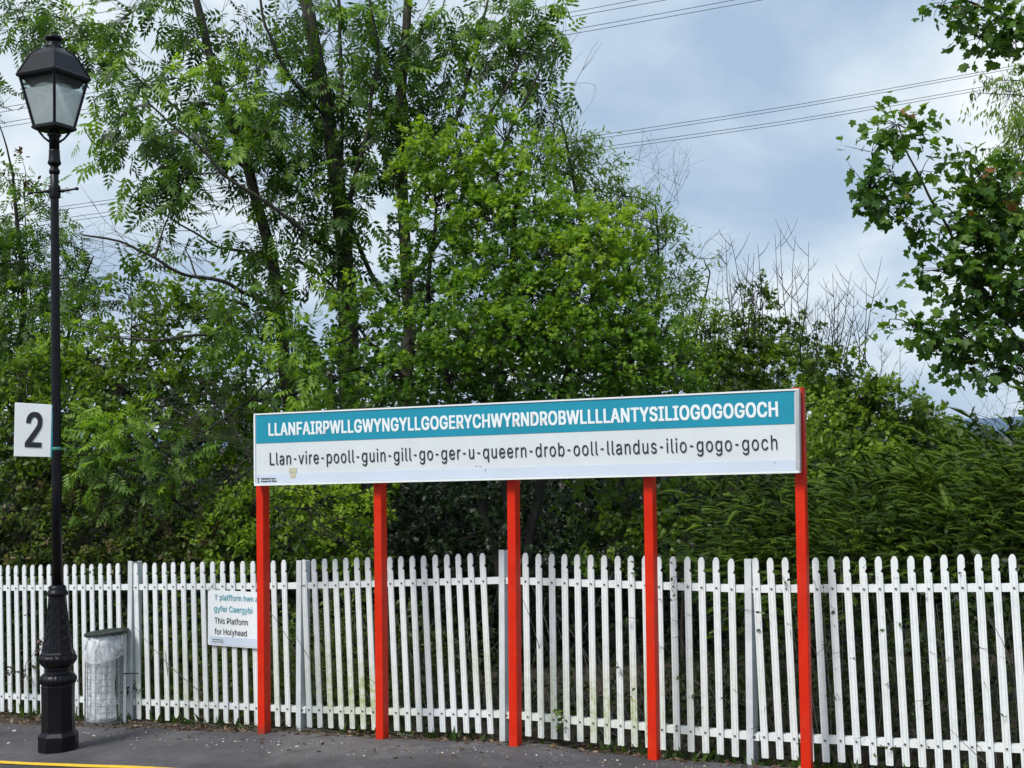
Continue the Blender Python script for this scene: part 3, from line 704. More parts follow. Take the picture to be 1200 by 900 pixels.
GLYPHS['-'] = (330, ['242,242 242,190 82,190 82,242'])
_glyph_cache = {}
def glyph_mesh(ch, bold):
    """filled outline of one character as (verts, faces) in font units"""
    key = (ch, bold)
    if key in _glyph_cache: return _glyph_cache[key]
    cu = bpy.data.curves.new('glyph', 'CURVE'); cu.dimensions = '2D'; cu.fill_mode = 'BOTH'
    for q in GLYPHS[ch][1]:
        pts = [tuple(int(v) / 1000 for v in c.split(',')) for c in q.split(' ')]
        s = cu.splines.new('POLY'); s.points.add(len(pts) - 1)
        for pt, (a, b) in zip(s.points, pts): pt.co = (a, b, 0, 1)
        s.use_cyclic_u = True
    cu.offset = bold; cu.extrude = 0.001
    tmp = bpy.data.objects.new('tmp', cu); COL.objects.link(tmp)
    bpy.context.view_layer.update()
    me = bpy.data.meshes.new_from_object(tmp.evaluated_get(bpy.context.evaluated_depsgraph_get()))
    bpy.data.objects.remove(tmp); bpy.data.curves.remove(cu)
    r = ([tuple(v.co) for v in me.vertices], [tuple(f.vertices) for f in me.polygons])
    bpy.data.meshes.remove(me)
    _glyph_cache[key] = r
    return r
def text_obj(name, text, mat, parent, origin, right, up, normal, width, cap, tracking=0.0, bold=0.0, lift=0.003, thick=0.0015):
    """flat vinyl letters: origin = left end of the baseline, fitted to width; cap = capital height; bold in font units (capital = 0.509)"""
    x = 0.0; V = []; F = []
    for i, ch in enumerate(text):
        vs, fs = glyph_mesh(ch, 0.0) if GLYPHS[ch][1] else ([], [])
        # heavy weights: the same outline again a little to each side, each a hair proud of the last
        sm = bold
        for k, (dx, dy) in enumerate(((-sm, -sm * .5), (sm, -sm * .5), (-sm, sm * .5), (sm, sm * .5), (0, 0)) if sm else ((0, 0),)):
            o = len(V)
            V += [(x + a + dx, b + dy, (1 if c > 0 else -1) * thick / 2 + 0.0002 * k + (0.0001 if i % 2 else 0.0)) for a, b, c in vs]
            F += [tuple(j + o for j in f) for f in fs]
        x += (GLYPHS[ch][0] + tracking) / 1000
    x0, x1 = min(v[0] for v in V), max(v[0] for v in V)
    vb = bold * .5
    sx, sy = width / (x1 - x0), cap / (0.509 + 2 * vb)
    me = bpy.data.meshes.new(name)
    me.from_pydata([((a - x0) * sx, (b + vb) * sy, c) for a, b, c in V], [], F)
    R = Matrix((right, up, normal)).transposed().to_4x4()
    me.transform(Matrix.Translation(Vector(origin) + Vector(normal) * lift) @ R)
    return link_mesh(name, me, mat, parent)

# ------------------------------------------------------------------ the station name sign
def quad_plate(name, corners, normal, thick, mat, parent, bev=0.0):
    """corners TL TR BR BL of the front face"""
    bm = bmesh.new()
    fr = [bm.verts.new(c) for c in corners]
    bk = [bm.verts.new(Vector(c) - Vector(normal) * thick) for c in corners]
    bm.faces.new(fr); bm.faces.new(list(reversed(bk)))
    for i in range(4): bm.faces.new((fr[i], fr[(i + 1) % 4], bk[(i + 1) % 4], bk[i]))
    if bev: bmesh.ops.bevel(bm, geom=bm.edges[:], offset=bev, segments=1, affect='EDGES', profile=.5)
    return bm_obj(name, bm, mat, parent)
def station_sign():
    SD3 = Vector((SD.x, SD.y, 0)); N3 = Vector((SN.x, SN.y, 0))
    FRONT = 0.075      # board face in front of the post line (post fronts)
    p0 = SL + SN * 0.0
    h = lambda px, py, off=0.0: hit_line(px, py, SL + SN * off, SD)
    base = h(604, 874.5)
    sg = thing('station_name_sign', 'long teal and white station name board on five red posts', 'station sign', base)
    TL, TR, BR, BL = h(298.3, 485.2, FRONT), h(935.6, 455.8, FRONT), h(936.6, 553.6, FRONT), h(298.8, 568.8, FRONT)
    def P(u, v, off=0.0):   # u, v in 0..1 from top left
        return (TL.lerp(TR, u)).lerp(BL.lerp(BR, u), v) + N3 * off
    def plate(name, u0, u1, v0, v1, off, thick, mat):
        return quad_plate(name, [P(u0, v0, off), P(u1, v0, off), P(u1, v1, off), P(u0, v1, off)], N3, thick, mat, sg)
    bd = plate('board', 0.0015, 0.9985, 0.012, 0.988, 0.0, 0.055, M_WHITE)
    plate('teal_band', 0.0035, 0.9935, 0.022, 0.415, 0.003, 0.003 - 0.0008, M_TEAL)
    plate('lavender_strip', 0.0035, 0.9935, 0.845, 0.972, 0.003, 0.0022, M_LAV)
    # edge trims
    plate('trim', -0.0005, 1.0005, -0.004, 0.016, 0.010, 0.068, M_TRIM)
    plate('trim', -0.0005, 1.0005, 0.980, 1.006, 0.010, 0.068, M_TRIM)
    plate('trim', -0.0012, 0.0022, 0.0165, 0.9795, 0.008, 0.064, M_TRIM)
    plate('trim', 0.9955, 1.0012, 0.0165, 0.9795, 0.008, 0.064, M_GREYP)
    for (t, a, b, top_a, mat, bold, trk, nm) in (
            ("LLANFAIRPWLLGWYNGYLLGOGERYCHWYRNDROBWLLLLANTYSILIOGOGOGOCH", (315.2, 511.0), (912.3, 488.2), 496.0, M_LETW, 0.031, 32, 'welsh_lettering'),
            ("Llan-vire-pooll-guin-gill-go-ger-u-queern-drob-ooll-llandus-ilio-gogo-goch", (316.6, 544.9), (911.2, 526.8), 530.4, M_BLACK, 0.001, 62, 'phonetic_lettering')):
        A, B, T = h(a[0], a[1], FRONT), h(b[0], b[1], FRONT), h(a[0], top_a, FRONT)
        r = (B - A).normalized(); up = Vector((0, 0, 1)); up = (up - r * up.dot(r)).normalized()
        text_obj(nm, t, mat, sg, A, r, up, N3, (B - A).length, (T - A).length, trk, bold, lift=0.005)
    # small operator's mark and two lines of print at the left foot, an old sticker and scuffs
    for t, y, w in (("Trafnidiaeth Cymru", 562.0, 17.5), ("Transport for Wales", 565.0, 18.5)):
        A, B, T = h(306.0, y, FRONT), h(306.0 + w, y - w * .026, FRONT), h(306, y - 2.0, FRONT)
        r = (B - A).normalized(); up = Vector((0, 0, 1)); up = (up - r * up.dot(r)).normalized()
        text_obj('operator_lettering', t, M_BLACK, sg, A, r, up, N3, (B - A).length, (T - A).length, 0, 0.006, lift=0.005)['kind'] = 'stuff'
    A = h(303.2, 562.5, FRONT)
    bm = bmesh.new()
    for (x0, z0, x1, z1) in ((-.003, -.02, .003, .012), (-.012, .010, .012, .016), (-.010, -.022, .010, -.018)):
        bmesh.ops.create_cube(bm, size=1.0, matrix=Matrix.Translation(A + N3 * .0045) @ Matrix.Rotation(math.atan2(SD.y, SD.x), 4, 'Z')
                              @ Matrix.Translation(((x0 + x1) / 2, 0, (z0 + z1) / 2)) @ Matrix.Diagonal((x1 - x0, .002, z1 - z0, 1)))
    bm_obj('operator_emblem', bm, M_BLACK, sg)
    def patch(name, x0, y0, x1, y1, mat):
        c = [h(x0, y0, FRONT + .0042), h(x1, y0 - .3, FRONT + .0042), h(x1, y1 - .3, FRONT + .0042), h(x0, y1, FRONT + .0042)]
        quad_plate(name, c, N3, 0.0008, mat, sg)
    patch('sticker', 338.6, 548.4, 347.4, 554.4, M_STICK); patch('sticker', 340.2, 555.0, 346.6, 560.4, M_STICK)
    for x, y, dx, dy in ((568.2, 549, 1.2, 4), (557, 545.5, 2, 1), (561.5, 546, 2, .9), (907, 541, 1.5, 2.2)):
        patch('scuff', x, y, x + dx, y + dy, M_GREYP)
    # posts: rectangular sections behind the board; the last one stands proud of the board's end
    W, D = 0.073, 0.10
    posts = ((309.0, 860.5, 0), (447.6, 867.3, 0), (604.3, 874.6, 0), (767.4, 892.3, 0), (946.2, 910, 1))
    for px, py, last in posts:
        cpt = h(px - (3.0 if not last else 1.6), py, -0.0)
        foot = float(zg_np(to_sn(cpt.x, cpt.y)[0])) - 0.04
        if last:
            topz = h(941, 455.3, 0.0).z
        else:
            topz = h(px, 520, FRONT).z
        H = topz - foot
        lean = {0: -.006, 1: -.003, 2: .003, 3: 0, 4: 0}[[p[0] for p in posts].index(px)]
        # the measured front-face centre is cpt at foot level
        c = Vector((cpt.x, cpt.y, foot + H / 2)) - N3 * (D / 2)
        m4 = Matrix.Translation(c - Vector((0, 0, H / 2))) @ Matrix.Rotation(math.atan2(SD.y, SD.x), 4, 'Z') @ Matrix.Rotation(lean, 4, 'Y') @ Matrix.Translation((0, 0, H / 2))
        o = box_obj('post', (W, D, H), m4, M_RED, sg, bevel=0.005)
        if last:
            m5 = Matrix.Translation((cpt.x, cpt.y, topz + 0.003)) @ Matrix.Rotation(math.atan2(SD.y, SD.x), 4, 'Z') @ Matrix.Translation((0, D / 2, 0))
            box_obj('post_cap', (W + .006, D + .006, 0.008), m5, M_RED, o)
        if not last:
            # bracket bolts under the board
            for dz in (0.05,):
                pass
station_sign()

# ------------------------------------------------------------------ the direction sign on the fence
def direction_sign():
    N3 = Vector((FN.x, FN.y, 0)); off = 0.024
    o2 = F0 + FN * off
    h = lambda px, py: hit_line(px, py, o2, FD)
    TL, TR, BR, BL = h(243.2, 691), h(312, 689.8), h(312, 757.5), h(243.6, 755.6)
    sg = thing('platform_sign', 'white notice for Holyhead trains fixed to the fence, partly behind a red post', 'notice', BL)
    up = Vector((0, 0, 1)); r = Vector((FD.x, FD.y, 0))
    # plate outline with rounded corners
    W = (TR - TL).dot(r); Hh = (TL - BL).z
    def plate(name, x0, z0, x1, z1, rad, offm, th, mat):
        bm = bmesh.new(); vs = []
        for cx_, cz_, a0 in ((x1 - rad, z1 - rad, 0), (x0 + rad, z1 - rad, 90), (x0 + rad, z0 + rad, 180), (x1 - rad, z0 + rad, 270)):
            for k in range(4):
                a = math.radians(a0 + k * 30)
                vs.append((cx_ + rad * math.cos(a), cz_ + rad * math.sin(a)))
        fr = [bm.verts.new(BL + r * x + up * z + N3 * offm) for x, z in vs]
        bk = [bm.verts.new(BL + r * x + up * z + N3 * (offm - th)) for x, z in vs]
        bm.faces.new(fr); bm.faces.new(list(reversed(bk)))
        n = len(vs)
        for i in range(n): bm.faces.new((fr[i], bk[i], bk[(i + 1) % n], fr[(i + 1) % n]))
        return bm_obj(name, bm, mat, sg)
    plate('board', 0, 0, W, Hh, 0.018, 0.0, 0.006, M_TRIM)
    plate('lavender_strip', 0.02, 0.010, W - .02, 0.088, 0.008, 0.0025, 0.002, M_LAV)
    for t, x0, x1, y, mat, cap in (("Y platfform hwn ar", 251.6, 304.8, 702.8, M_CYAN, 6.9), ("gyfer Caergybi", 251.2, 295.8, 716.2, M_CYAN, 6.9),
                              ("This Platform", 251.8, 290.6, 730.2, M_BLACK, 6.9), ("for Holyhead", 251.8, 289.3, 743.0, M_BLACK, 6.9),
                              ("Trafnidiaeth Cymru", 248.5, 261.5, 749.6, M_BLACK, 1.5), ("Transport for Wales", 248.5, 262.5, 752.2, M_BLACK, 1.5)):
        A, B, T = h(x0, y), h(x1, y), h(x0, y - cap)
        text_obj('lettering', t, mat, sg, Vector((A.x, A.y, A.z)), r, up, N3, (B - A).dot(r), (T - A).z, 10, 0.0, lift=0.0045, thick=.0008)['kind'] = 'stuff'
    # fixing clip at the cut-away corner
    p = h(247.5, 687.8)
    box_obj('fixing_strap', (0.10, 0.005, 0.012), Matrix.Translation(p + N3 * .002) @ Matrix.Rotation(math.atan2(FD.y, FD.x), 4, 'Z') @ Matrix.Rotation(math.radians(-45), 4, 'Y'), M_GREYP, sg)
direction_sign()

# ------------------------------------------------------------------ the street lamp
LB = ground_hit(68.5, 878.5)
LS = LB.y / FPX * 1.0         # metres per photo pixel at the lamp
M_GLASS = mat_lamp_glass(786 * LS)
def street_lamp():
    lp = thing('street_lamp', 'tall black Victorian style lamp post with a four sided lantern and ornate cast base', 'street lamp', LB)
    ang = math.radians(12)
    def part(name, prof, n=24, wob=None, rot=ang, mat=M_LAMP, smooth=True, parent=lp, cx=0.0):
        bm = bmesh.new()
        lathe(bm, [(max(r, 0.001) * LS, z * LS) for r, z in prof], n, (LB.x, LB.y, LB.z), wob, rot)
        o = bm_obj(name, bm, mat, parent, smooth=smooth)
        return o
    OC = math.pi / 8 + math.radians(6)
    part('plinth', [(22.5, -3), (22.5, 1), (22.5, 17.5), (21.2, 19), (19.5, 21.5)], 8, rot=OC, smooth=False)
    part('drum', [(19.3, 20), (18.8, 23), (18.6, 60), (18.9, 74), (18.2, 76)], 8, rot=OC, smooth=False)
    part('gadroon_ring', [(17, 75.5), (19.5, 77), (20.6, 80), (20.4, 83), (18.5, 86), (16.5, 88)], 72, wob=(24, [0, .03, .045, .045, .03, 0]))
    part('neck', [(15.5, 87), (14.5, 89), (14.3, 93), (15.5, 96)], 24)
    part('bowl', [(15.5, 95.5), (18, 98), (20.2, 102), (20.6, 106), (19.4, 109.5)], 64, wob=(16, [0, .02, .05, .05, .01]))
    sh = part('tapered_shaft', [(20.0, 109), (19.6, 111.5), (18.2, 113), (17.6, 117), (15.2, 130), (13.0, 146), (11.2, 162), (10.0, 178)], 8, rot=OC, smooth=False)
    # cast foliage on the shaft's faces
    polys = []
    for f_ in range(8):
        a = OC + math.pi / 8 + f_ * math.pi / 4
        pts, rad = [], []
        for i in range(22):
            z = 117 + i * 2.4
            r = np.interp(z, [117, 130, 146, 162, 178], [17.6, 15.2, 13.0, 11.2, 10]) * math.cos(math.pi / 8) * 1.01
            off = 2.1 * math.sin(i * 1.25) * (1.2 - i / 30)
            pts.append((LB.x + LS * (r * math.cos(a) - off * math.sin(a)), LB.y + LS * (r * math.sin(a) + off * math.cos(a)), LB.z + LS * z)); rad.append(LS * 0.75)
        polys.append((pts, rad))
    np_mesh('cast_foliage', *tube_arrays(polys, 5), M_LAMP, sh, smooth=True)
    part('shoulder_collar', [(10.5, 177), (12.2, 178.5), (12.4, 180.5), (10.4, 183), (9.6, 185), (9.9, 187.5), (7.0, 190)], 24)
    def pole_r(z): return np.interp(z, [188, 640, 650], [5.9, 4.7, 4.6])
    part('pole', [(pole_r(z), z) for z in (188, 300, 420, 540, 640)] + [(4.7, 700)], 20)
    part('ladder_collar', [(4.9, 643), (6.6, 644.5), (6.9, 648), (6.9, 655), (6.4, 658), (4.9, 660)], 8, smooth=False)
    part('pole_ring', [(4.9, 672), (6.2, 674), (6.2, 677), (5.0, 679)], 20)
    part('pole_ring', [(4.9, 682), (7.6, 684.5), (7.8, 686), (6.8, 689), (6.2, 698), (6.4, 700), (5.5, 702)], 20)
    part('lantern_cup', [(5.8, 698), (6.0, 715), (6.6, 717), (8.5, 719)], 20)
    # ladder bar
    zb = LB.z + LS * 651
    bar = []
    for sgn, ln in ((-1, 27), (1, 27)):
        pts = [(LB.x + sgn * LS * 5, LB.y, zb + LS * 1.5), (LB.x + sgn * LS * 14, LB.y - .02, zb + LS * 0.5 * sgn + LS * .5), (LB.x + sgn * LS * ln, LB.y - .03, zb + (LS * 2.6 if sgn > 0 else -LS * 1.2))]
        bar.append((pts, [LS * 2.2, LS * 1.6, LS * 1.1]))
        bar.append(([(pts[-1][0] - sgn * .012, pts[-1][1], pts[-1][2]), (pts[-1][0] + sgn * 0.008, pts[-1][1], pts[-1][2]), (pts[-1][0] + sgn * .02, pts[-1][1], pts[-1][2])], [LS * 1.5, LS * 2.3, LS * 1.0]))
    np_mesh('ladder_bar', *tube_arrays(bar, 8), M_LAMP, lp, smooth=True)
    # lantern: four-sided, one arris towards the camera
    toc = math.atan2(-LB.y, -LB.x) + math.radians(1)
    cx = LB.x - 6.3 * LS * 0.0
    tilt = -0.0
    def ringpts(rd, z, k=4):
        return [Vector((LB.x + rd * LS * math.cos(toc + i * 2 * math.pi / k), LB.y + rd * LS * math.sin(toc + i * 2 * math.pi / k), LB.z + z * LS)) for i in range(k)]
    ln = lp
    def frustum(name, levels, mat, parent=lp, kind=None):
        bm = bmesh.new(); prev = None
        for rd, z in levels:
            cur = [bm.verts.new(v) for v in ringpts(rd, z)]
            if prev:
                for k in range(4): bm.faces.new((prev[k], prev[(k + 1) % 4], cur[(k + 1) % 4], cur[k]))
            else: bm.faces.new(list(reversed(cur)))
            prev = cur
        bm.faces.new(prev)
        return bm_obj(name, bm, mat, parent)
    ZB, ZE = 728, 786
    RB, RE = 22.6, 37.6
    frustum('lantern_base', [(19, ZB - 5), (25.5, ZB - 2), (25.5, ZB + 0.8), (23, ZB + 1.5)], M_LAMP)
    # corner bars and glass
    lo, hi = ringpts(RB, ZB + 1), ringpts(RE, ZE)
    bars = [([lo[i], hi[i]], [LS * 1.7, LS * 1.7]) for i in range(4)]
    for i in range(4):
        bars.append(([lo[i], lo[(i + 1) % 4]], [LS * 1.5] * 2)); bars.append(([hi[i], hi[(i + 1) % 4]], [LS * 1.8] * 2))
    np_mesh('lantern_frame', *tube_arrays(bars, 4), M_LAMP, lp)
    lo2, hi2 = ringpts(RB - 1.2, ZB + 1.5), ringpts(RE - 1.2, ZE - .5)
    for i in range(4):
        bm = bmesh.new()
        j = (i + 1) % 4
        c = (lo2[i] + lo2[j] + hi2[i] + hi2[j]) / 4
        inn = (Vector((LB.x, LB.y, c.z)) - c).normalized() * 0.004
        fr = [bm.verts.new(v) for v in (lo2[i], lo2[j], hi2[j], hi2[i])]; bk = [bm.verts.new(v.co + inn) for v in fr]
        bm.faces.new(fr); bm.faces.new(list(reversed(bk)))
        for q in range(4): bm.faces.new((fr[q], fr[(q + 1) % 4], bk[(q + 1) % 4], bk[q]))
        bm_obj('glass_pane', bm, M_GLASS, lp)
    frustum('eaves', [(RE, ZE - 1), (41.6, ZE + 0.5), (42.6, ZE + 3.5), (40.8, ZE + 5)], M_LAMP)
    rf = frustum('lantern_roof', [(40.4, ZE + 4.6), (27.0, ZE + 27), (22.5, ZE + 31), (14, ZE + 37), (10, ZE + 39)], M_LAMP)
    rr = [ringpts(40.8, ZE + 4.6), ringpts(27.4, ZE + 27.2), ringpts(14.2, ZE + 37.3)]
    np_mesh('roof_arris', *tube_arrays([([rr[0][i], rr[1][i], rr[2][i]], [LS * 0.9] * 3) for i in range(4)], 5), M_LAMP, rf)
    z0 = ZE + 36
    part('chimney', [(11, z0), (10, z0 + 4), (7.6, z0 + 6), (7.4, z0 + 9.5), (9.6, z0 + 10.5), (10.6, z0 + 13), (9.6, z0 + 15.5), (6, z0 + 17)], 20)
    frustum('reflector_shadow_block', [(29.0, ZE - 9.0), (34.8, ZE - 0.8)], M_LAMP)  # black block added to imitate the reflector's shadow behind the pane tops
    part('reflector', [(3, ZE - 8), (20, ZE - 9), (22, ZE - 11), (18, ZE - 12), (3, ZE - 10)], 20, mat=M_GREYP)
    part('bulb', [(1, ZE - 11), (3.2, ZE - 14), (4.6, ZE - 19), (4.8, ZE - 24), (3.4, ZE - 29), (0.6, ZE - 31)], 16, mat=M_TRIM)
    # open scroll brackets under the lantern
    sc = []
    for i, q in enumerate(ringpts(17, ZB - 5)):
        b0 = ringpts(5.6, ZB - 17)[i]
        sc.append(([b0, (b0 + q) / 2 + Vector((0, 0, -.012)), q], [LS * 1.5, LS * 1.2, LS * 1.5]))
    np_mesh('scroll_bracket', *tube_arrays(sc, 6), M_LAMP, lp, smooth=True)
    part('lantern_stem', [(5.5, 712), (4.6, 720), (6.4, ZB - 4)], 12)
    part('green_tape', [(5.5, 346.5), (5.75, 347), (5.75, 349.5), (5.5, 350)], 20, mat=M_TAPE)
street_lamp()
bpy.data.objects['street_lamp'].rotation_euler = (0, -0.0125, 0)      # the post leans a little

def number_sign():
    off = LB.y - 0.10
    c = [at(17.4, 471.7, off), at(60.9, 474.3, off + .06), at(59.2, 535.7, off + .06), at(16.1, 534.8, off)]
    r = ((c[1] - c[0]) + (c[2] - c[3])).normalized(); up0 = Vector((0, 0, 1)); up = (up0 - r * up0.dot(r)).normalized()
    nrm = r.cross(up).normalized()
    if nrm.y > 0: nrm = -nrm
    sg = thing('platform_number_sign', 'small white plate with a black numeral 2 clamped to the black lamp post', 'sign', c[3])
    quad_plate('plate', c, nrm, 0.012, M_TRIM, sg, bev=0.003)
    ce = [c[1] + r * .0010 - nrm * .002, c[1] + r * .012 - nrm * .004, c[2] + r * .012 - nrm * .004, c[2] + r * .0010 - nrm * .002]
    quad_plate('turquoise_edge', ce, nrm, 0.014, M_CYAN, sg)
    def onp(px, py):
        d = ray(px, py); o = Vector((0, 0, CAMZ))
        return o + d * ((c[3] - o).dot(nrm) / d.dot(nrm))
    A, B, T = onp(28.9, 523.8), onp(48.4, 523.8), onp(29.5, 482.8)
    text_obj('numeral', "2", M_BLACK, sg, A, r, up, nrm, (B - A).length, (T - A).length, 0, 0.020, lift=0.004, thick=.002)
    for y in (479.3, 530.6):
        p = at(61, y, off + .05); q = at(67.5, y, LB.y)
        mid = (p + q) / 2
        box_obj('clamp_arm', (0.085, 0.02, 0.018), Matrix.Translation(mid), M_LAMP, sg, bevel=.003)
        bm = bmesh.new(); lathe(bm, [(.042, -.012), (.046, -.010), (.046, .010), (.042, .012)], 20, at(66.6, y, LB.y))
        bm_obj('clamp_band', bm, M_LAMP, sg)
    return sg
number_sign()

# ------------------------------------------------------------------ the litter bin
def litter_bin():
    Y = 12.62
    s = Y / FPX
    cpt = at(122, 846, Y)
    gz = float(zsoil(to_sn(cpt.x, cpt.y)[0])) + .005
    cpt = Vector((cpt.x, cpt.y, gz))
    bn = thing('litter_bin', 'wire mesh litter bin with dark lid and clear plastic sack by the fence post', 'bin', cpt)
    R = 21.5 * s; H = (846 - 742) * s
    # cage
    wires = []
    for k in range(22):
        a = 2 * math.pi * k / 22
        wires.append(([(cpt.x + R * math.cos(a), cpt.y + R * math.sin(a), gz + .02), (cpt.x + R * math.cos(a), cpt.y + R * math.sin(a), gz + H * .97)], [.0022] * 2))
    np_mesh('upright_wires', *tube_arrays(wires, 4), M_CAGE, bn, kind='stuff')
    rings = []
    for z in np.linspace(.02, H * .97, 14):
        pts = [(cpt.x + (R + .002) * math.cos(a), cpt.y + (R + .002) * math.sin(a), gz + z) for a in np.linspace(0, 2 * math.pi, 33)]
        rings.append((pts, [.0024] * 33))
    np_mesh('wire_rings', *tube_arrays(rings, 4), M_CAGE, bn, kind='stuff')
    # sack: hangs inside the cage, slumps at the bottom
    def sack(name, rows, mat, seed, shift=0.0):
        bm = bmesh.new(); n = 56; rr = []
        for i, (r, z) in enumerate(rows):
            ring = []
            for k in range(n):
                a = 2 * math.pi * k / n
                q = noise.noise(Vector((math.cos(a) * 2.4 + seed, math.sin(a) * 2.4, z * 9))) * .10 + noise.noise(Vector((math.cos(a) * 6, math.sin(a) * 6 + seed, z * 22))) * .07
                ring.append(bm.verts.new((cpt.x + shift + r * (1 + q) * math.cos(a), cpt.y + r * (1 + q) * math.sin(a), gz + z + q * .04)))
            rr.append(ring)
        for a, b in zip(rr, rr[1:]):
            for k in range(n): bm.faces.new((a[k], a[(k + 1) % n], b[(k + 1) % n], b[k]))
        return bm, rr
    rows = [(R * f, z) for f, z in ((.25, .035), (.68, .03), (.80, .06), (.80, .11), (.74, .16), (.78, .22), (.74, .28), (.72, .35), (.74, .42), (.73, .5), (.75, .58), (.77, .66), (.78, .72), (.80, .79), (.82, H - .01))]
    bm, rr = sack('sack', rows, M_BAG, 3, -R * .16)
    bm.faces.new(rr[0])
    o = bm_obj('plastic_sack', bm, M_BAG, bn, smooth=True)
    bm, rr = sack('cuff', [(R * 1.00, H + .002), (R * 1.06, H - .005), (R * 1.09, H - .05), (R * 1.06, H - .12), (R * 1.08, H - .17), (R * 1.03, H - .205)], M_BAG, 9)
    # the cuff hangs lower at the front left
    for v in bm.verts:
        if v.co.z < gz + H - .04:
            v.co.z -= 0.05 * max(0, math.cos(math.atan2(v.co.y - cpt.y, v.co.x - cpt.x) + math.radians(110)))
    bm_obj('sack_cuff', bm, M_BAG, o, smooth=True)
    # lid
    lid = bmesh.new()
    lathe(lid, [(R * 1.10, 0), (R * 1.17, .004), (R * 1.17, .022), (R * 1.14, .026), (R * .5, .010)], 28, (0, 0, 0))
    bmesh.ops.transform(lid, matrix=Matrix.Translation((cpt.x + 2.5 * s, cpt.y, gz + H + .006)) @ Matrix.Rotation(math.radians(-5), 4, 'Y'), verts=lid.verts)
    bm_obj('lid', lid, M_LID, bn, smooth=False)
    # stand posts on the right, with a tie to the fence post
    for dx, dy, hh in ((R + .012, .03, H * 1.0), (R + .055, .10, H * .96)):
        m4 = Matrix.Translation((cpt.x + dx, cpt.y + dy, gz + hh / 2)) @ Matrix.Diagonal((1, 1, 1, 1))
        box_obj('stand_post', (.028, .020, hh), m4, M_POST, bn, bevel=.003)
    box_obj('tie_bar', (.15, .012, .012), Matrix.Translation((cpt.x + R + .07, cpt.y + .02, gz + H * .56)), M_BOLT, bn)
    bmp = bmesh.new(); lathe(bmp, [(R * 1.0, -.02), (R * 1.04, 0), (R * 1.04, .03), (R * .98, .035)], 28, cpt)
    bm_obj('base_ring', bmp, M_BOLT, bn)
litter_bin()

# ------------------------------------------------------------------ overhead power lines
def power_lines():
    labs = [
        ('upper wire of the highest pair of power lines, top left behind the lamp', [(-300, 83), (0, 24), (200, -13)], 70),
        ('lower wire of the highest pair of power lines, top left behind the lamp', [(-300, 95), (0, 36), (200, 0)], 70),
        ('power line wire leaving the top edge farthest left', [(-300, 178), (15, 124), (660, 16.5), (745, 0), (1000, -48)], 74),
        ('power line wire second to leave the top edge right of the big tree', [(-300, 183), (15, 129), (660, 21.5), (785, -1), (1000, -40)], 74.6),
        ('power line wire third to leave the top edge right of the big tree', [(-300, 196), (15, 142), (680, 33.5), (860, 0), (1000, -26)], 75.2),
        ('lowest of the four power line wires leaving the top edge of the sky', [(-300, 201), (15, 147), (680, 38.5), (892, 0), (1050, -28)], 75.8),
        ('topmost of the four sagging power line wires crossing mid sky', [(-300, 300), (83, 240), (682, 161.5), (930, 124), (1180, 79), (1400, 36)], 84),
        ('second of the four sagging power line wires crossing mid sky', [(-300, 304), (83, 244), (682, 165.5), (930, 127.5), (1180, 82), (1400, 39)], 84.6),
        ('third of the four sagging power line wires crossing mid sky', [(-300, 313), (83, 254), (705, 172.5), (930, 141), (1180, 97), (1400, 55)], 85.2),
        ('lowest of the four sagging power line wires crossing mid sky', [(-300, 318), (83, 258.5), (705, 176.5), (930, 144.5), (1180, 100.5), (1400, 58)], 85.8)]
    for lab, pts, Y in labs:
        a0, a1 = pts[0], pts[1]; b0, b1 = pts[-1], pts[-2]
        if a0[0] < -200: pts = [(-1100, a0[1] + (a0[1] - a1[1]) / (a1[0] - a0[0]) * 800)] + pts
        if b0[0] > 190: pts = pts + [(b0[0] + 900, b0[1] + (b0[1] - b1[1]) / (b0[0] - b1[0]) * 900)]
        xs = np.linspace(pts[0][0], pts[-1][0], 70)
        ys = np.interp(xs, [p[0] for p in pts], [p[1] for p in pts])
        ys = np.convolve(np.pad(ys, 2, mode='edge'), [.1, .2, .4, .2, .1], 'valid')
        ys[0] = pts[0][1]; ys[-1] = pts[-1][1]
        P = [at(x, y, Y) for x, y in zip(xs, ys)]
        o = tubes_obj('power_line', [(P, [0.02] * len(P))], M_WIRE, None, 4)
        tag(o, lab, 'power line', 'overhead power lines')
power_lines()

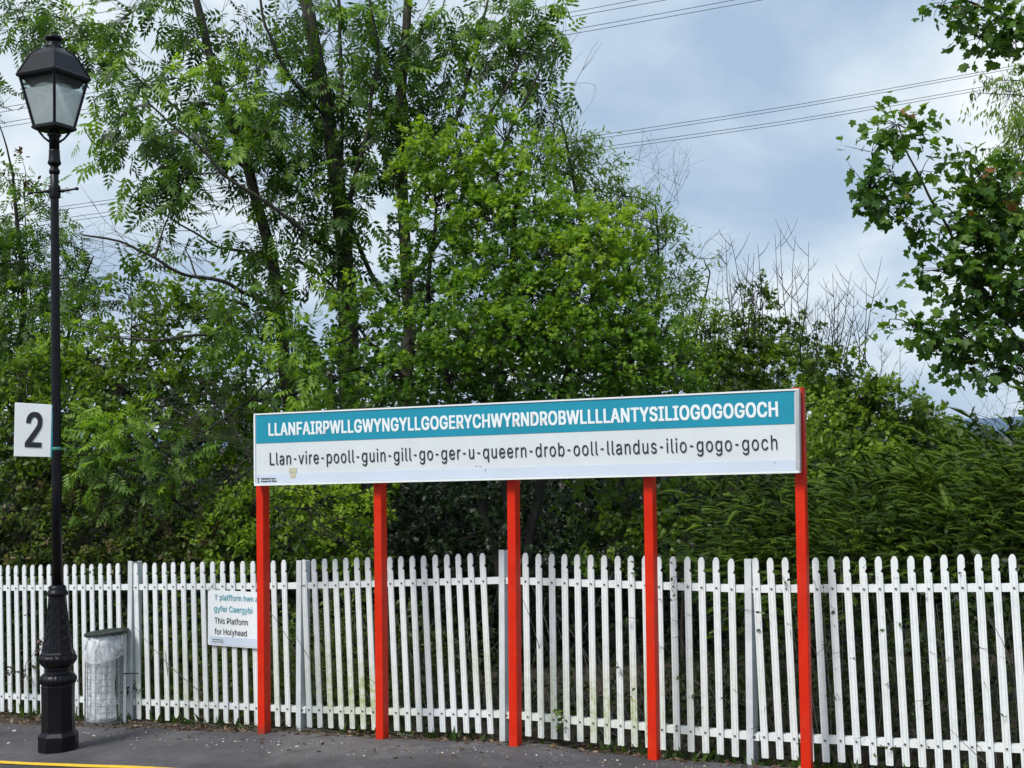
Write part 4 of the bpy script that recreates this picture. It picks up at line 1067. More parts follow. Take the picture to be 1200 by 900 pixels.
# ------------------------------------------------------------------ foliage
def leaf_template(kind):
    """-> verts (x across, y along, z up), face lists; one unit long"""
    if kind == 'leaflet':      # lance-shaped ash leaflet, folded along the midrib
        v = [(0, 0, 0), (.15, .35, .03), (0, 1, -.04), (-.15, .35, .03)]
        f = [(0, 1, 2), (0, 2, 3)]
    elif kind == 'pinnate':    # a compound ash leaf: rachis and nine leaflets
        v, f = [], []
        def lf(y, side, ln, ang, drop):
            o = len(v)
            ca, sa = math.cos(ang), math.sin(ang)
            for a, b, c in ((0, 0, 0), (.20, .42, .03), (0, 1, -.10), (-.20, .42, .03)):
                X = (a * ca + b * sa) * ln; Y = (-a * sa + b * ca) * ln
                v.append((X * side, y + Y, c * ln - drop * b * ln))
            f.append((o, o + 1, o + 2) if side > 0 else (o, o + 2, o + 1)); f.append((o, o + 2, o + 3) if side > 0 else (o, o + 3, o + 2))
        for i, y in enumerate((.22, .42, .61, .78)):
            for s in (1, -1): lf(y, s, .40 - .02 * i, math.radians(66 - 7 * i), .35)
        lf(.85, 1, .40, 0.0, .25)
    elif kind == 'narrow':     # willow
        v = [(0, 0, 0), (.12, .4, .02), (0, 1, -.08), (-.12, .4, .02)]
        f = [(0, 1, 2), (0, 2, 3)]
    elif kind == 'oval':
        v = [(0, 0, 0), (.26, .30, .05), (.22, .68, .03), (0, 1, -.05), (-.22, .68, .03), (-.26, .30, .05)]
        f = [(0, 1, 2, 3), (0, 3, 4, 5)]
    elif kind == 'lobed':      # small field-maple or hawthorn leaf
        v = [(0, 0, 0), (.42, .22, .05), (.20, .42, .0), (.46, .72, .02), (.12, .66, .0), (0, 1, -.06),
             (-.12, .66, 0), (-.46, .72, .02), (-.20, .42, 0), (-.42, .22, .05)]
        f = [(0, 1, 2, 3, 4, 5), (0, 5, 6, 7, 8, 9)]
    elif kind == 'palmate':    # five-lobed sycamore leaf
        v = [(0, 0, 0), (.20, -.08, .0), (.44, .08, .04), (.36, .24, .0), (.56, .44, .03), (.50, .62, .0), (.30, .58, -.02), (.24, .66, -.02), (.16, .86, -.08), (0, 1.0, -.16),
             (-.16, .86, -.08), (-.24, .66, -.02), (-.30, .58, -.02), (-.50, .62, 0), (-.56, .44, .03), (-.36, .24, 0), (-.44, .08, .04), (-.20, -.08, 0)]
        f = [(0, 1, 2, 3), (0, 3, 4, 5, 6, 7), (0, 7, 8, 9), (0, 9, 10, 11), (0, 11, 12, 13, 14, 15), (0, 15, 16, 17)]
    elif kind == 'spray':      # feathery conifer frond: arched stem with needles both sides
        v, f = [], []
        n = 9
        for i in range(n):
            y = i / n; w = .12 * math.sin(math.pi * (0.18 + .78 * y)) + .02
            z = .16 * math.sin(y * 2.2) - .10 * y * y
            z1 = .16 * math.sin((y + .13) * 2.2) - .10 * (y + .13) ** 2
            for s in (1, -1):
                o = len(v)
                v += [(0, y, z), (0, y + .055, z + .004), (s * w, y + .17, z1 - .02)]
                f.append((o, o + 1, o + 2) if s < 0 else (o, o + 2, o + 1))
        o = len(v)
        v += [(-.012, 0, 0), (.012, 0, 0), (0, 1.08, .02)]
        f.append((o, o + 1, o + 2))
    elif kind == 'bough':      # long flat cypress branch: side fronds that shorten to a drooping tip
        v, f = [], []
        def zz(y): return .10 * math.sin(y * 2.6) - .16 * y * y
        n = 12
        for i in range(n):
            y = .10 + .88 * i / n; w = .25 * (1 - y) ** .7 + .05
            for s in (1, -1):
                o = len(v); ys = y + (.02 if s > 0 else -.015)
                ex, ey = s * w * .62, ys + w * .80
                v += [(0, ys, zz(ys)), (ex * .5 + s * .0095, (ys + ey) / 2 - .012, zz((ys + ey) / 2) + .012), (ex, ey, zz(ey) - .035 - .05 * w), (ex * .5 - s * .0095, (ys + ey) / 2 + .012, zz((ys + ey) / 2) + .012)]
                f.append((o, o + 1, o + 2, o + 3) if s > 0 else (o, o + 3, o + 2, o + 1))
        o = len(v)
        v += [(-.012, 0, 0), (.012, 0, 0), (.008, .6, zz(.6)), (0, 1.04, zz(1.04)), (-.008, .6, zz(.6))]
        f.append((o, o + 1, o + 2, o + 3, o + 4))
    return np.array(v, float), f
def _norm(a): return a / (np.linalg.norm(a, axis=1)[:, None] + 1e-9)
def leaves_arrays(kind, P, A, U, S, tone):
    """P base points, A leaf axes, U approximate leaf normals, S sizes, tone per leaf"""
    tv, tf = leaf_template(kind)
    A = _norm(A); X = _norm(np.cross(A, U)); Z = np.cross(X, A)
    V = P[:, None, :] + S[:, None, None] * (tv[None, :, 0:1] * X[:, None, :] + tv[None, :, 1:2] * A[:, None, :] + tv[None, :, 2:3] * Z[:, None, :])
    n, k = len(P), len(tv)
    lt = np.concatenate([np.array(f) for f in tf]); tot = np.array([len(f) for f in tf])
    L = (np.arange(n)[:, None] * k + lt[None, :]).ravel()
    T = np.tile(tot, n); St = np.concatenate([[0], np.cumsum(T)[:-1]])
    return V.reshape(-1, 3), L, St, T, np.repeat(tone, len(tf))
def join_arrays(parts):
    V, L, T, Tn, off = [], [], [], [], 0
    for v, l, s, t, tn in parts:
        V.append(v); L.append(l + off); T.append(t); Tn.append(tn); off += len(v)
    T = np.concatenate(T)
    return np.concatenate(V), np.concatenate(L), np.concatenate([[0], np.cumsum(T)[:-1]]), T, np.concatenate(Tn)

def curve_pts(P, n, wob, rng):
    """smooth polyline through 3-D points, slightly wandering"""
    P = np.asarray(P, float)
    d = np.concatenate([[0], np.cumsum(np.linalg.norm(np.diff(P, axis=0), axis=1))])
    t = np.linspace(0, d[-1], n)
    Q = np.stack([np.interp(t, d, P[:, i]) for i in range(3)], 1)
    for _ in range(2): Q[1:-1] = (Q[:-2] + 2 * Q[1:-1] + Q[2:]) / 4
    w = rng.normal(0, wob, Q.shape); w[0] = 0
    for _ in range(2): w[1:-1] = (w[:-2] + w[1:-1] + w[2:]) / 3
    return Q + w

class Plant:
    """a tree or bush built from limbs and clumps measured on the photograph and set at real distances"""
    def __init__(self, name, label, cat, foot, Y, wood, leafmat, seed, group=None):
        self.rng = np.random.default_rng(seed)
        self.Y = Y
        p = at(foot[0], foot[1], Y)
        g = float(zg_np(np.clip(to_sn(p.x, p.y)[0], -30, 40))) - 0.1
        self.foot = Vector((p.x, p.y, g))
        self.root = thing(name, label, cat, self.foot, group=group)
        self.wood, self.leafmat = wood, leafmat
        self.limbs, self.twigs, self.parts = [], [], []
        self.limb_pts = []
    def limb(self, pix, r0, r1, own=None, from_foot=False, wob=.02):
        """pix: (px, py, dY) points, radii in metres"""
        P = [tuple(at(q[0], q[1], self.Y + (q[2] if len(q) > 2 else 0))) for q in pix]
        if from_foot: P = [tuple(self.foot)] + P
        n = max(6, len(P) * 6)
        Q = curve_pts(P, n, wob, self.rng)
        R = np.linspace(r0, r1, n) * (.82 if r0 > .08 else .72) * (1 + self.rng.normal(0, .04, n))
        self.limbs.append((Q, R)); self.limb_pts.append(Q)
        return Q
    def nearest(self, c):
        if not self.limb_pts: return np.array(self.foot)
        A = np.concatenate(self.limb_pts)
        d = np.linalg.norm(A - c, axis=1) + 0.6 * np.maximum(0, A[:, 2] - c[2] + .1)
        return A[np.argmin(d)]
    def clump(self, px, py, rx, ry, cover=2.0, size=.08, kind='lobed', dY=0.0, tone=.5, spread=.18, droop=.3, sprays=None, flat=.6, depth=None, hollow=0.35, twig=True, tonevar=.16, perspray=None, upright=0.0):
        rng = self.rng; Y = self.Y + dY; s = Y / FPX
        c = np.array(at(px, py, Y)); rad = np.array([rx * s, (depth if depth else .8 * (rx + ry) / 2 * s), ry * s])
        area = {'pinnate': .42, 'leaflet': .15, 'narrow': .12, 'oval': .34, 'lobed': .42, 'palmate': .68, 'spray': .20, 'bough': .11}[kind] * size * size
        n = int(cover * math.pi * rad[0] * rad[2] / area)
        per = perspray or {'pinnate': 5, 'leaflet': 12, 'narrow': 16, 'oval': 14, 'lobed': 14, 'palmate': 8, 'spray': 7, 'bough': 5}[kind]
        m = max(2, n // per)
        # spray centres spread through the ellipsoid, thinner in its middle
        d = _norm(rng.normal(size=(m, 3)))
        q = (hollow + (1 - hollow) * rng.random(m)) ** .6
        C = c + d * q[:, None] * rad
        out = _norm(d / rad[None, :] * rad.min() + rng.normal(0, .35, (m, 3)) + np.array([0, 0, upright]))
        ln = size * (2.2 if kind != 'pinnate' else 1.1) * (0.7 + .6 * rng.random(m))
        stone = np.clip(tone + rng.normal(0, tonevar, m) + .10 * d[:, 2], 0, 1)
        # leaves along each spray
        t = rng.random((m, per)); 
        base = C[:, None, :] + out[:, None, :] * (t[:, :, None] * ln[:, None, None]) + rng.normal(0, spread * size * 2.2, (m, per, 3))
        base[:, :, 2] -= droop * (t ** 2) * ln[:, None] * .5
        ax = out[:, None, :] * .7 + rng.normal(0, .62, (m, per, 3)); ax[:, :, 2] -= droop
        if kind == 'bough':
            ax = out[:, None, :] * .5 + rng.normal(0, .42, (m, per, 3)) + np.array([-.45, -.45, 0]); ax[:, :, 2] = ax[:, :, 2] * .35 + .16
        up = np.array([0, 0, 1.0]) * flat + rng.normal(0, .45 if kind != 'bough' else .22, (m, per, 3)) + np.array([0, -.25, 0])
        S = size * (.65 + .6 * rng.random((m, per))) * (.6 + .7 * rng.random((m, 1)) if kind == 'bough' else 1)
        tn = np.clip(stone[:, None] + rng.normal(0, .07, (m, per)), 0, 1)
        self.parts.append(leaves_arrays(kind, base.reshape(-1, 3), ax.reshape(-1, 3), up.reshape(-1, 3), S.ravel(), tn.ravel()))
        self.last = (base.reshape(-1, 3), ax.reshape(-1, 3), up.reshape(-1, 3), S.ravel(), tn.ravel())
        if twig:
            a = self.nearest(c)
            mid = (a + c) / 2 + np.array([0, 0, .08 * np.linalg.norm(a - c)])
            L = np.linalg.norm(a - c)
            if L > .05:
                B = curve_pts([a, mid, c], 9, .012, rng)
                self.twigs.append((B, np.linspace(min(.03, .008 + .012 * L), .006, 9)))
            k = min(m, int(14 + m * .15))
            idx = rng.choice(m, k, replace=False)
            for i in idx:
                b0 = c + (C[i] - c) * .1; b1 = C[i] + out[i] * ln[i] * .6
                B = curve_pts([b0, (b0 + b1) / 2 + rng.normal(0, .03, 3), b1], 5, .008, rng)
                self.twigs.append((B, np.linspace(.0055, .0022, 5)))
    def bare(self, px, py, hpx, n=6, spreadpx=20, dY=0.0, r=.006, lean=0.0):
        """bare dead shoots rising from a point, forking"""
        rng = self.rng; Y = self.Y + dY; s = Y / FPX
        for i in range(n):
            x0 = px + rng.normal(0, spreadpx * .5); h = hpx * (.45 + .6 * rng.random())
            x1 = x0 + rng.normal(lean * hpx, spreadpx * .35)
            y0 = Y + rng.normal(0, .3)
            a = np.array(at(x0, py, y0)); b = np.array(at(x1, py - h, y0 + rng.normal(0, .2)))
            Q = curve_pts([a, (a + b) / 2 + rng.normal(0, .03, 3), b], 9, .012, rng)
            self.twigs.append((Q, np.linspace(r, r * .28, 9)))
            for j in range(rng.integers(4, 9)):
                k = rng.integers(2, 8); side = rng.choice([-1, 1])
                L = h * s * (.12 + .22 * rng.random())
                e = Q[k] + np.array([side * L * .55, rng.normal(0, L * .3), L * (.7 + .3 * rng.random())])
                W = curve_pts([Q[k], (Q[k] + e) / 2 + np.array([side * L * .08, 0, -L * .05]), e], 5, .005, rng)
                self.twigs.append((W, np.linspace(r * .55, r * .2, 5)))
                if rng.random() < .5:
                    e2 = W[2] + np.array([-side * L * .15, rng.normal(0, .03), L * .4])
                    self.twigs.append((np.array([W[2], (W[2] + e2) / 2, e2]), np.array([r * .35, r * .25, r * .15])))
    def streamers(self, px, py, n, length, spreadpx, dY=0.0, r=.004, ang=(-160, -20)):
        """loose bare twigs reaching out from a point"""
        rng = self.rng; Y = self.Y + dY
        for i in range(n):
            a = math.radians(rng.uniform(*ang)); L = length * (.5 + .7 * rng.random())
            x0, y0 = px + rng.normal(0, spreadpx), py + rng.normal(0, spreadpx * .6)
            pa = np.array(at(x0, y0, Y)); pb = np.array(at(x0 + L * math.cos(a), y0 + L * math.sin(a), Y + rng.normal(0, .3)))
            mid = (pa + pb) / 2 + rng.normal(0, .22, 3)
            Q = curve_pts([pa, mid, pb], 9, .05, rng)
            self.twigs.append((Q, np.linspace(r, r * .35, 9)))
            for j in range(3):
                k = rng.integers(2, 7); e = Q[k] + (pb - pa) * .25 + rng.normal(0, .12, 3)
                self.twigs.append((curve_pts([Q[k], (Q[k] + e) / 2, e], 4, .01, rng), np.linspace(r * .6, r * .25, 4)))
    def build(self, trunk='trunk', crown='crown', limbs_split=True):
        mw = self.wood
        if self.limbs:
            for i, l in enumerate(self.limbs):
                tubes_obj(trunk if i == 0 else 'limb', [l], mw, self.root, 9)
        if self.twigs:
            tubes_obj('twigs', self.twigs, mw, self.root, 3, kind='stuff')
        if self.parts:
            v, l, s, t, tn = join_arrays(self.parts)
            np_mesh(crown, v, l, s, t, self.leafmat, self.root, tone=tn, kind='stuff')
            return len(t)
        return 0

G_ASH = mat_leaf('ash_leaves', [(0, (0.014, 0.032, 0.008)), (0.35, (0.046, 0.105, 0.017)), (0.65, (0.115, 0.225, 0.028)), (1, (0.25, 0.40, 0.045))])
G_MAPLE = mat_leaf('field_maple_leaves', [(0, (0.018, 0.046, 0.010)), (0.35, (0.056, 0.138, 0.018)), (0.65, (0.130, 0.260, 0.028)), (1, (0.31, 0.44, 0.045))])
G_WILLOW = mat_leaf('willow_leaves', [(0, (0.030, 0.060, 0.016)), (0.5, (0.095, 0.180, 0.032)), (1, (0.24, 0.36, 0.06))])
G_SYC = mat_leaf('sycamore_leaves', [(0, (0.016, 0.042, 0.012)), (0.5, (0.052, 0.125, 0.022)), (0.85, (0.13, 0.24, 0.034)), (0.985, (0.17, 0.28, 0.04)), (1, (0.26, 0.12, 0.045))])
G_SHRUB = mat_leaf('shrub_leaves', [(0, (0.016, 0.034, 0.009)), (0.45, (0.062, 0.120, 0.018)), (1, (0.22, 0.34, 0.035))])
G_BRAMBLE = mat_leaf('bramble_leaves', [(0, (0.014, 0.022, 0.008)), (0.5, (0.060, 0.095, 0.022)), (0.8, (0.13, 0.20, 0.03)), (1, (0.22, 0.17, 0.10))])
G_CON = mat_leaf('cypress_fronds', [(0, (0.010, 0.022, 0.005)), (0.45, (0.040, 0.082, 0.013)), (1, (0.17, 0.28, 0.03))], tfac=.15, rough=.5)
G_BROWN = mat_leaf('withered_leaves', [(0, (0.05, 0.03, 0.02)), (0.5, (0.12, 0.065, 0.035)), (1, (0.24, 0.14, 0.07))], tfac=.2)
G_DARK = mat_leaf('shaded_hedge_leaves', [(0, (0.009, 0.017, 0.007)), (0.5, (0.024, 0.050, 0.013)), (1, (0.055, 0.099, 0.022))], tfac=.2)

total = 0
# --- the big ash left of centre -----------------------------------------------------
ash = Plant('ash_tree', 'tall many-stemmed ash tree with drooping leaves rising behind the station name sign', 'tree', (425, 700), 15.6, M_BARK, G_ASH, 21)
ash.limb([(420, 640), (408, 430), (405, 290), (385, 140), (355, -30)], .20, .09, from_foot=True)
ash.limb([(440, 640), (470, 500), (482, 400), (477, 300), (470, 133), (480, -30)], .13, .06, from_foot=True)
ash.limb([(390, 640), (345, 520), (333, 430), (320, 300), (290, 200), (253, 87), (222, -25)], .13, .055, from_foot=True)
ash.limb([(335, 360, 0), (300, 350, -.5), (262, 330, -.9), (204, 319, -1.3), (169, 294, -1.5), (133, 282, -1.6), (97, 276, -1.7)], .045, .014)
ash.limb([(400, 300, 0), (380, 293, -.3), (340, 257, -.7), (273, 213, -1.0), (225, 165, -1.2), (170, 120, -1.4)], .045, .014)
ash.limb([(340, 300, 0), (385, 330, .2), (400, 350, .2)], .035, .02)
ash.limb([(470, 380, .2), (440, 330, .3), (398, 240, .2), (402, 120, .1), (395, -20, 0)], .045, .03)
ash.limb([(477, 250, 0), (505, 200, .2), (543, 117, .3), (560, 60, .4), (575, -10, .4)], .05, .02)
ash.limb([(480, 330, 0), (530, 260, -.2), (577, 127, -.4), (600, 90, -.5), (625, 40, -.5)], .05, .018)
ash.limb([(577, 200, -.4), (610, 130, -.6), (633, 83, -.7), (655, 45, -.7)], .03, .012)
ash.limb([(405, 250, 0), (430, 160, -.4), (445, 60, -.5), (430, -20, -.6)], .045, .02)
ash.limb([(385, 140, 0), (340, 90, -.5), (310, 30, -.7), (300, -30, -.8)], .04, .018)
ash.limb([(290, 200, 0), (220, 140, .2), (150, 80, .3), (90, 30, .3)], .035, .012)
ash.limb([(320, 300, 0), (255, 290, .4), (190, 250, .6), (140, 225, .7)], .03, .010)
ash.limb([(345, 420, 0), (300, 395, -.6), (240, 390, -1.0), (180, 400, -1.2), (120, 395, -1.3)], .04, .012)
ash.limb([(350, 460, 0), (290, 470, -.8), (220, 520, -1.1), (150, 560, -1.2)], .03, .01)
ash.limb([(380, 470, 0), (340, 520, -.8), (280, 560, -1.2), (220, 600, -1.4)], .03, .01)
A = [ # px, py, rx, ry, cover, dY, tone
 (25, 12, 45, 26, 2.2, .3, .5), (85, 30, 50, 32, 2.4, .1, .5), (60, 62, 38, 18, 1.6, .4, .45), (150, 18, 55, 30, 1.8, .3, .42), (205, 12, 45, 24, 1.6, .0, .45),
 (120, 75, 40, 26, 2.0, .1, .5), (165, 100, 45, 30, 2.4, -.3, .52), (140, 140, 38, 26, 2.2, -.5, .55), (180, 165, 48, 30, 2.6, -.6, .5),
 (205, 215, 44, 26, 2.4, -.7, .45), (150, 215, 30, 16, 1.6, -.5, .6), (200, 250, 42, 16, 1.3, -.7, .5),
 (235, 120, 48, 36, 2.6, -.3, .6), (225, 70, 42, 26, 1.5, .0, .42), (268, 140, 44, 34, 2.6, -.4, .68), (292, 95, 36, 30, 2.2, -.2, .62), (262, 45, 44, 28, 1.4, .2, .4),
 (245, 175, 40, 26, 2.2, -.6, .45), (300, 160, 32, 30, 2.0, -.5, .55), (320, 60, 34, 34, 1.6, .0, .42), (345, 20, 38, 26, 2.0, -.3, .5),
 (330, 120, 36, 34, 2.2, -.3, .5), (360, 90, 38, 34, 2.0, .2, .42), (385, 40, 40, 36, 2.2, .3, .45), (355, 180, 38, 38, 2.2, -.2, .48), (320, 225, 36, 30, 1.7, -.2, .42),
 (400, 150, 34, 44, 2.0, .4, .40), (430, 30, 42, 32, 2.4, -.3, .52), (445, 90, 40, 38, 2.6, -.2, .5), (480, 60, 36, 44, 2.4, .2, .45), (455, 165, 38, 36, 2.4, .0, .48),
 (495, 130, 38, 42, 2.2, .2, .42), (520, 35, 40, 32, 1.8, .3, .40), (545, 90, 36, 34, 1.7, .3, .40), (530, 150, 36, 34, 2.2, .3, .42), (570, 40, 34, 32, 1.8, .3, .42),
 (600, 25, 40, 30, 2.6, -.2, .5), (640, 25, 30, 28, 2.6, -.4, .55), (628, 60, 34, 24, 2.4, -.4, .42), (600, 75, 32, 28, 2.0, -.3, .36), (655, 48, 16, 20, 1.8, -.4, .6), (610, 110, 26, 16, 1.6, -.3, .4),
 (385, 235, 30, 42, 2.4, -.3, .40), (350, 262, 34, 26, 1.8, -.1, .40), (430, 230, 34, 34, 2.0, .1, .42), (300, 268, 36, 20, 1.3, .1, .42), (270, 305, 34, 15, 1.0, .1, .40),
 (160, 320, 30, 10, .9, -1.0, .6), (215, 290, 38, 10, .8, -.6, .5), (330, 330, 34, 28, 2.0, -.6, .42), (305, 365, 40, 28, 2.4, -1.0, .45), (340, 432, 42, 28, 2.8, -1.4, .72),
 (352, 385, 38, 26, 2.2, -.9, .50), (300, 410, 30, 22, 1.6, -.8, .45), (270, 375, 34, 20, 1.3, -.6, .5), (378, 300, 30, 34, 2.0, -.2, .36), (145, 290, 22, 10, .9, -1.2, .55),
 (345, 475, 36, 20, 2.0, -1.2, .55), (250, 420, 40, 22, 1.3, -.8, .55), (200, 395, 36, 18, 1.1, -.8, .55), (110, 385, 30, 16, 1.2, -1.2, .5),
 (45, 105, 0, 0, 0, 0, 0)]
for px, py, rx, ry, cv, dY, tn in A:
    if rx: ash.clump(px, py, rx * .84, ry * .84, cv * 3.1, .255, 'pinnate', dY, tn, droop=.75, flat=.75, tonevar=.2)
for x, y in ((385, 240), (405, 300), (410, 380), (478, 260), (480, 340), (388, 180), (405, 440), (320, 330), (330, 400), (478, 190), (375, 130), (466, 120)):
    ash.clump(x, y, 17, 38, 2.2, .055, 'lobed', -.15, .35, depth=.25, hollow=.5, twig=False)
ash.streamers(300, 110, 26, 120, 60, -.2, .005, (-150, -60))
ash.streamers(330, 250, 34, 110, 40, -.4, .005, (-200, -100))
ash.streamers(225, 345, 26, 110, 50, -.8, .005, (150, 230))
ash.streamers(480, 100, 22, 100, 50, 0, .005, (-130, -50))
ash.streamers(590, 160, 16, 120, 25, -.2, .005, (-110, -40))
ash.streamers(640, 110, 12, 60, 12, -.4, .003, (40, 130))
ash.streamers(250, 480, 40, 130, 60, -1.0, .005, (120, 220))
ash.streamers(330, 560, 20, 130, 40, -1.2, .006, (150, 240))
total += ash.build()

# --- bright field maple in front of it ----------------------------------------------
mp_ = Plant('field_maple_tree', 'rounded field maple with yellow green leaves right behind the middle of the station sign', 'tree', (600, 700), 14.6, M_BARK2, G_MAPLE, 22)
mp_.limb([(600, 640), (590, 520), (585, 400), (600, 300), (610, 200)], .12, .03, from_foot=True)
mp_.limb([(620, 640), (640, 520), (670, 420), (700, 330), (710, 250)], .09, .025, from_foot=True)
mp_.limb([(580, 640), (540, 520), (520, 430), (500, 360), (510, 240)], .08, .025, from_foot=True)
mp_.limb([(640, 560), (690, 480), (750, 410), (780, 350)], .06, .02)
mp_.limb([(560, 560), (500, 470), (450, 420), (410, 370)], .05, .02)
for px, py, rx, ry, cv, dY, tn in [
 (500, 168, 34, 26, 2.6, -.3, .80), (535, 190, 44, 30, 3.0, -.3, .78), (580, 205, 44, 34, 3.0, -.3, .74), (625, 190, 38, 28, 2.6, -.1, .66), (475, 210, 28, 24, 2.0, .1, .60),
 (520, 245, 50, 38, 3.2, -.2, .58), (575, 262, 50, 36, 3.4, -.5, .64), (630, 250, 48, 38, 3.2, -.3, .60), (675, 262, 44, 34, 3.2, -.4, .74), (720, 272, 42, 30, 3.0, -.5, .84),
 (700, 300, 48, 28, 3.2, -.8, .90), (650, 300, 46, 30, 3.0, -.7, .66), (590, 310, 50, 34, 3.2, -.6, .50), (530, 300, 44, 34, 2.8, .0, .40), (500, 340, 44, 32, 2.8, -.1, .40),
 (560, 352, 52, 32, 3.4, -.8, .56), (620, 352, 52, 34, 3.4, -.8, .60), (680, 348, 50, 30, 3.2, -.8, .66), (735, 320, 42, 30, 3.0, -.5, .72), (740, 362, 46, 28, 3.2, -.7, .64),
 (470, 330, 34, 28, 2.2, .1, .42), (600, 390, 56, 30, 3.4, -1.0, .62), (545, 400, 46, 28, 3.2, -.9, .56), (660, 395, 52, 30, 3.4, -1.0, .58), (715, 400, 48, 28, 3.2, -.9, .54),
 (770, 392, 40, 28, 3.0, -.6, .58), (790, 425, 40, 22, 3.0, -.7, .60), (735, 435, 50, 24, 3.2, -.8, .50), (670, 440, 54, 24, 3.2, -.9, .46), (600, 438, 56, 26, 3.2, -.8, .40),
 (535, 440, 48, 26, 3.0, -.7, .42), (480, 400, 44, 30, 3.0, -.6, .56), (460, 440, 44, 26, 3.0, -.7, .52), (425, 400, 36, 26, 2.4, -.4, .50), (400, 340, 30, 20, 2.0, -.4, .72),
 (430, 355, 34, 22, 2.2, -.3, .55), (395, 440, 36, 26, 2.4, -.3, .42), (445, 470, 50, 16, 2.6, -.5, .42), (560, 468, 60, 16, 2.8, -.4, .34), (680, 470, 70, 14, 2.8, -.3, .34), (790, 455, 46, 16, 2.8, -.5, .52),
 (560, 130, 30, 24, 1.8, .2, .55), (590, 160, 34, 26, 2.2, .1, .62), (555, 225, 40, 30, 2.6, .6, .4), (610, 290, 60, 60, 2.0, 1.0, .35), (680, 330, 60, 60, 2.0, .8, .35), (560, 400, 70, 50, 2.0, .8, .30), (700, 420, 70, 40, 2.0, .8, .32)]:
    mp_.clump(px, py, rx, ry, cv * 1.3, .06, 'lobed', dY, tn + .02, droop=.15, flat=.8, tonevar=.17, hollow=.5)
total += mp_.build()

# --- willow-leaved tree to the right of it -------------------------------------------
wl = Plant('willow_tree', 'loose light green willow whose shoots reach the sky right of the field maple', 'tree', (745, 700), 16.4, M_BARK, G_WILLOW, 23)
wl.limb([(740, 640), (725, 520), (700, 380), (680, 250), (660, 150)], .10, .02, from_foot=True)
wl.limb([(730, 540), (760, 430), (775, 330), (770, 240)], .06, .015)
wl.limb([(740, 600), (790, 470), (820, 380), (830, 320)], .05, .012)
for px, py, rx, ry, cv, dY, tn in [
 (655, 140, 30, 18, 2.0, 0, .55), (680, 165, 30, 26, 2.4, 0, .6), (668, 200, 40, 26, 2.4, .1, .55), (705, 215, 30, 22, 2.2, -.1, .62), (640, 165, 24, 20, 1.8, .2, .5), (735, 225, 24, 18, 2.2, -.2, .6),
 (725, 240, 34, 26, 2.4, .1, .55), (765, 250, 32, 26, 2.6, -.2, .6), (785, 285, 30, 28, 2.6, -.1, .62), (745, 290, 36, 26, 2.2, .3, .5), (800, 320, 26, 24, 2.4, 0, .62), (780, 345, 36, 24, 2.6, -.1, .6),
 (815, 365, 34, 18, 2.6, -.3, .66), (835, 385, 26, 20, 2.4, -.3, .6), (830, 298, 16, 6, 1.4, -.2, .7), (815, 335, 22, 10, 1.6, -.1, .66), (845, 400, 26, 18, 2.2, -.2, .5), (690, 190, 60, 40, 1.0, .7, .45), (650, 110, 12, 8, 1.0, 0, .6), (825, 415, 34, 24, 2.4, .1, .5)]:
    wl.clump(px - 6, py + 5, rx * .74, ry * .78, cv * 1.5, .10, 'narrow', dY, tn + .1, droop=.2, flat=.7)
wl.streamers(760, 230, 12, 50, 20, 0, .003, (-110, -60)); wl.streamers(785, 240, 5, 60, 8, 0, .003, (-95, -80)); wl.streamers(750, 190, 3, 30, 4, 0, .003, (-95, -80))
wl.streamers(810, 310, 10, 40, 14, -.1, .003, (-50, 0))
total += wl.build()

# --- leafy trees and scrub on the left -----------------------------------------------
lt = Plant('hedgerow_tree', 'leafy mid green tree at the left edge, behind the lamp post', 'tree', (35, 700), 16.8, M_BARK2, G_ASH, 24)
lt.limb([(30, 640), (25, 480), (30, 340), (15, 200)], .12, .02, from_foot=True)
lt.limb([(30, 560), (70, 430), (100, 330), (110, 300)], .06, .014)
lt.limb([(25, 480), (-30, 350), (-60, 220)], .06, .02)
for px, py, rx, ry, cv, dY, tn in [
 (-5, 130, 12, 34, 1.8, 0, .3), (12, 215, 26, 22, 2.0, 0, .5), (50, 240, 22, 16, 1.0, 0, .5), (15, 260, 34, 26, 2.6, 0, .55), (60, 285, 34, 20, 2.0, .1, .5), (20, 305, 40, 26, 2.8, -.1, .5), (70, 325, 36, 22, 2.4, 0, .5), (105, 345, 26, 22, 1.8, .1, .3),
 (20, 350, 44, 28, 3.0, -.1, .5), (75, 365, 40, 24, 2.6, -.2, .52), (-30, 300, 40, 60, 3, .1, .5), (-40, 400, 50, 60, 3, .1, .5), (25, 395, 46, 28, 3.0, -.3, .55), (80, 405, 44, 26, 3.0, -.3, .55)]:
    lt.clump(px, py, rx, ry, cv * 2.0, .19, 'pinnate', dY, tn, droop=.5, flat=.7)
lt.streamers(90, 300, 20, 50, 20, 0, .003, (-140, -20))
total += lt.build()
wb = Plant('withered_branch_bush', 'withered bush with brown leaves showing against the sky beside the lamp post', 'bush', (45, 700), 17.3, M_BARK2, G_BROWN, 25)
wb.limb([(40, 600), (38, 400), (30, 230)], .03, .01, from_foot=True)
wb.limb([(40, 480), (90, 380), (108, 345)], .02, .008)
for px, py, rx, ry, cv in ((30, 203, 11, 14, 1.7), (104, 350, 24, 18, .9), (40, 225, 10, 8, .8)):
    wb.clump(px, py, rx, ry, cv, .07, 'oval', 0, .45, droop=.3)
total += wb.build()

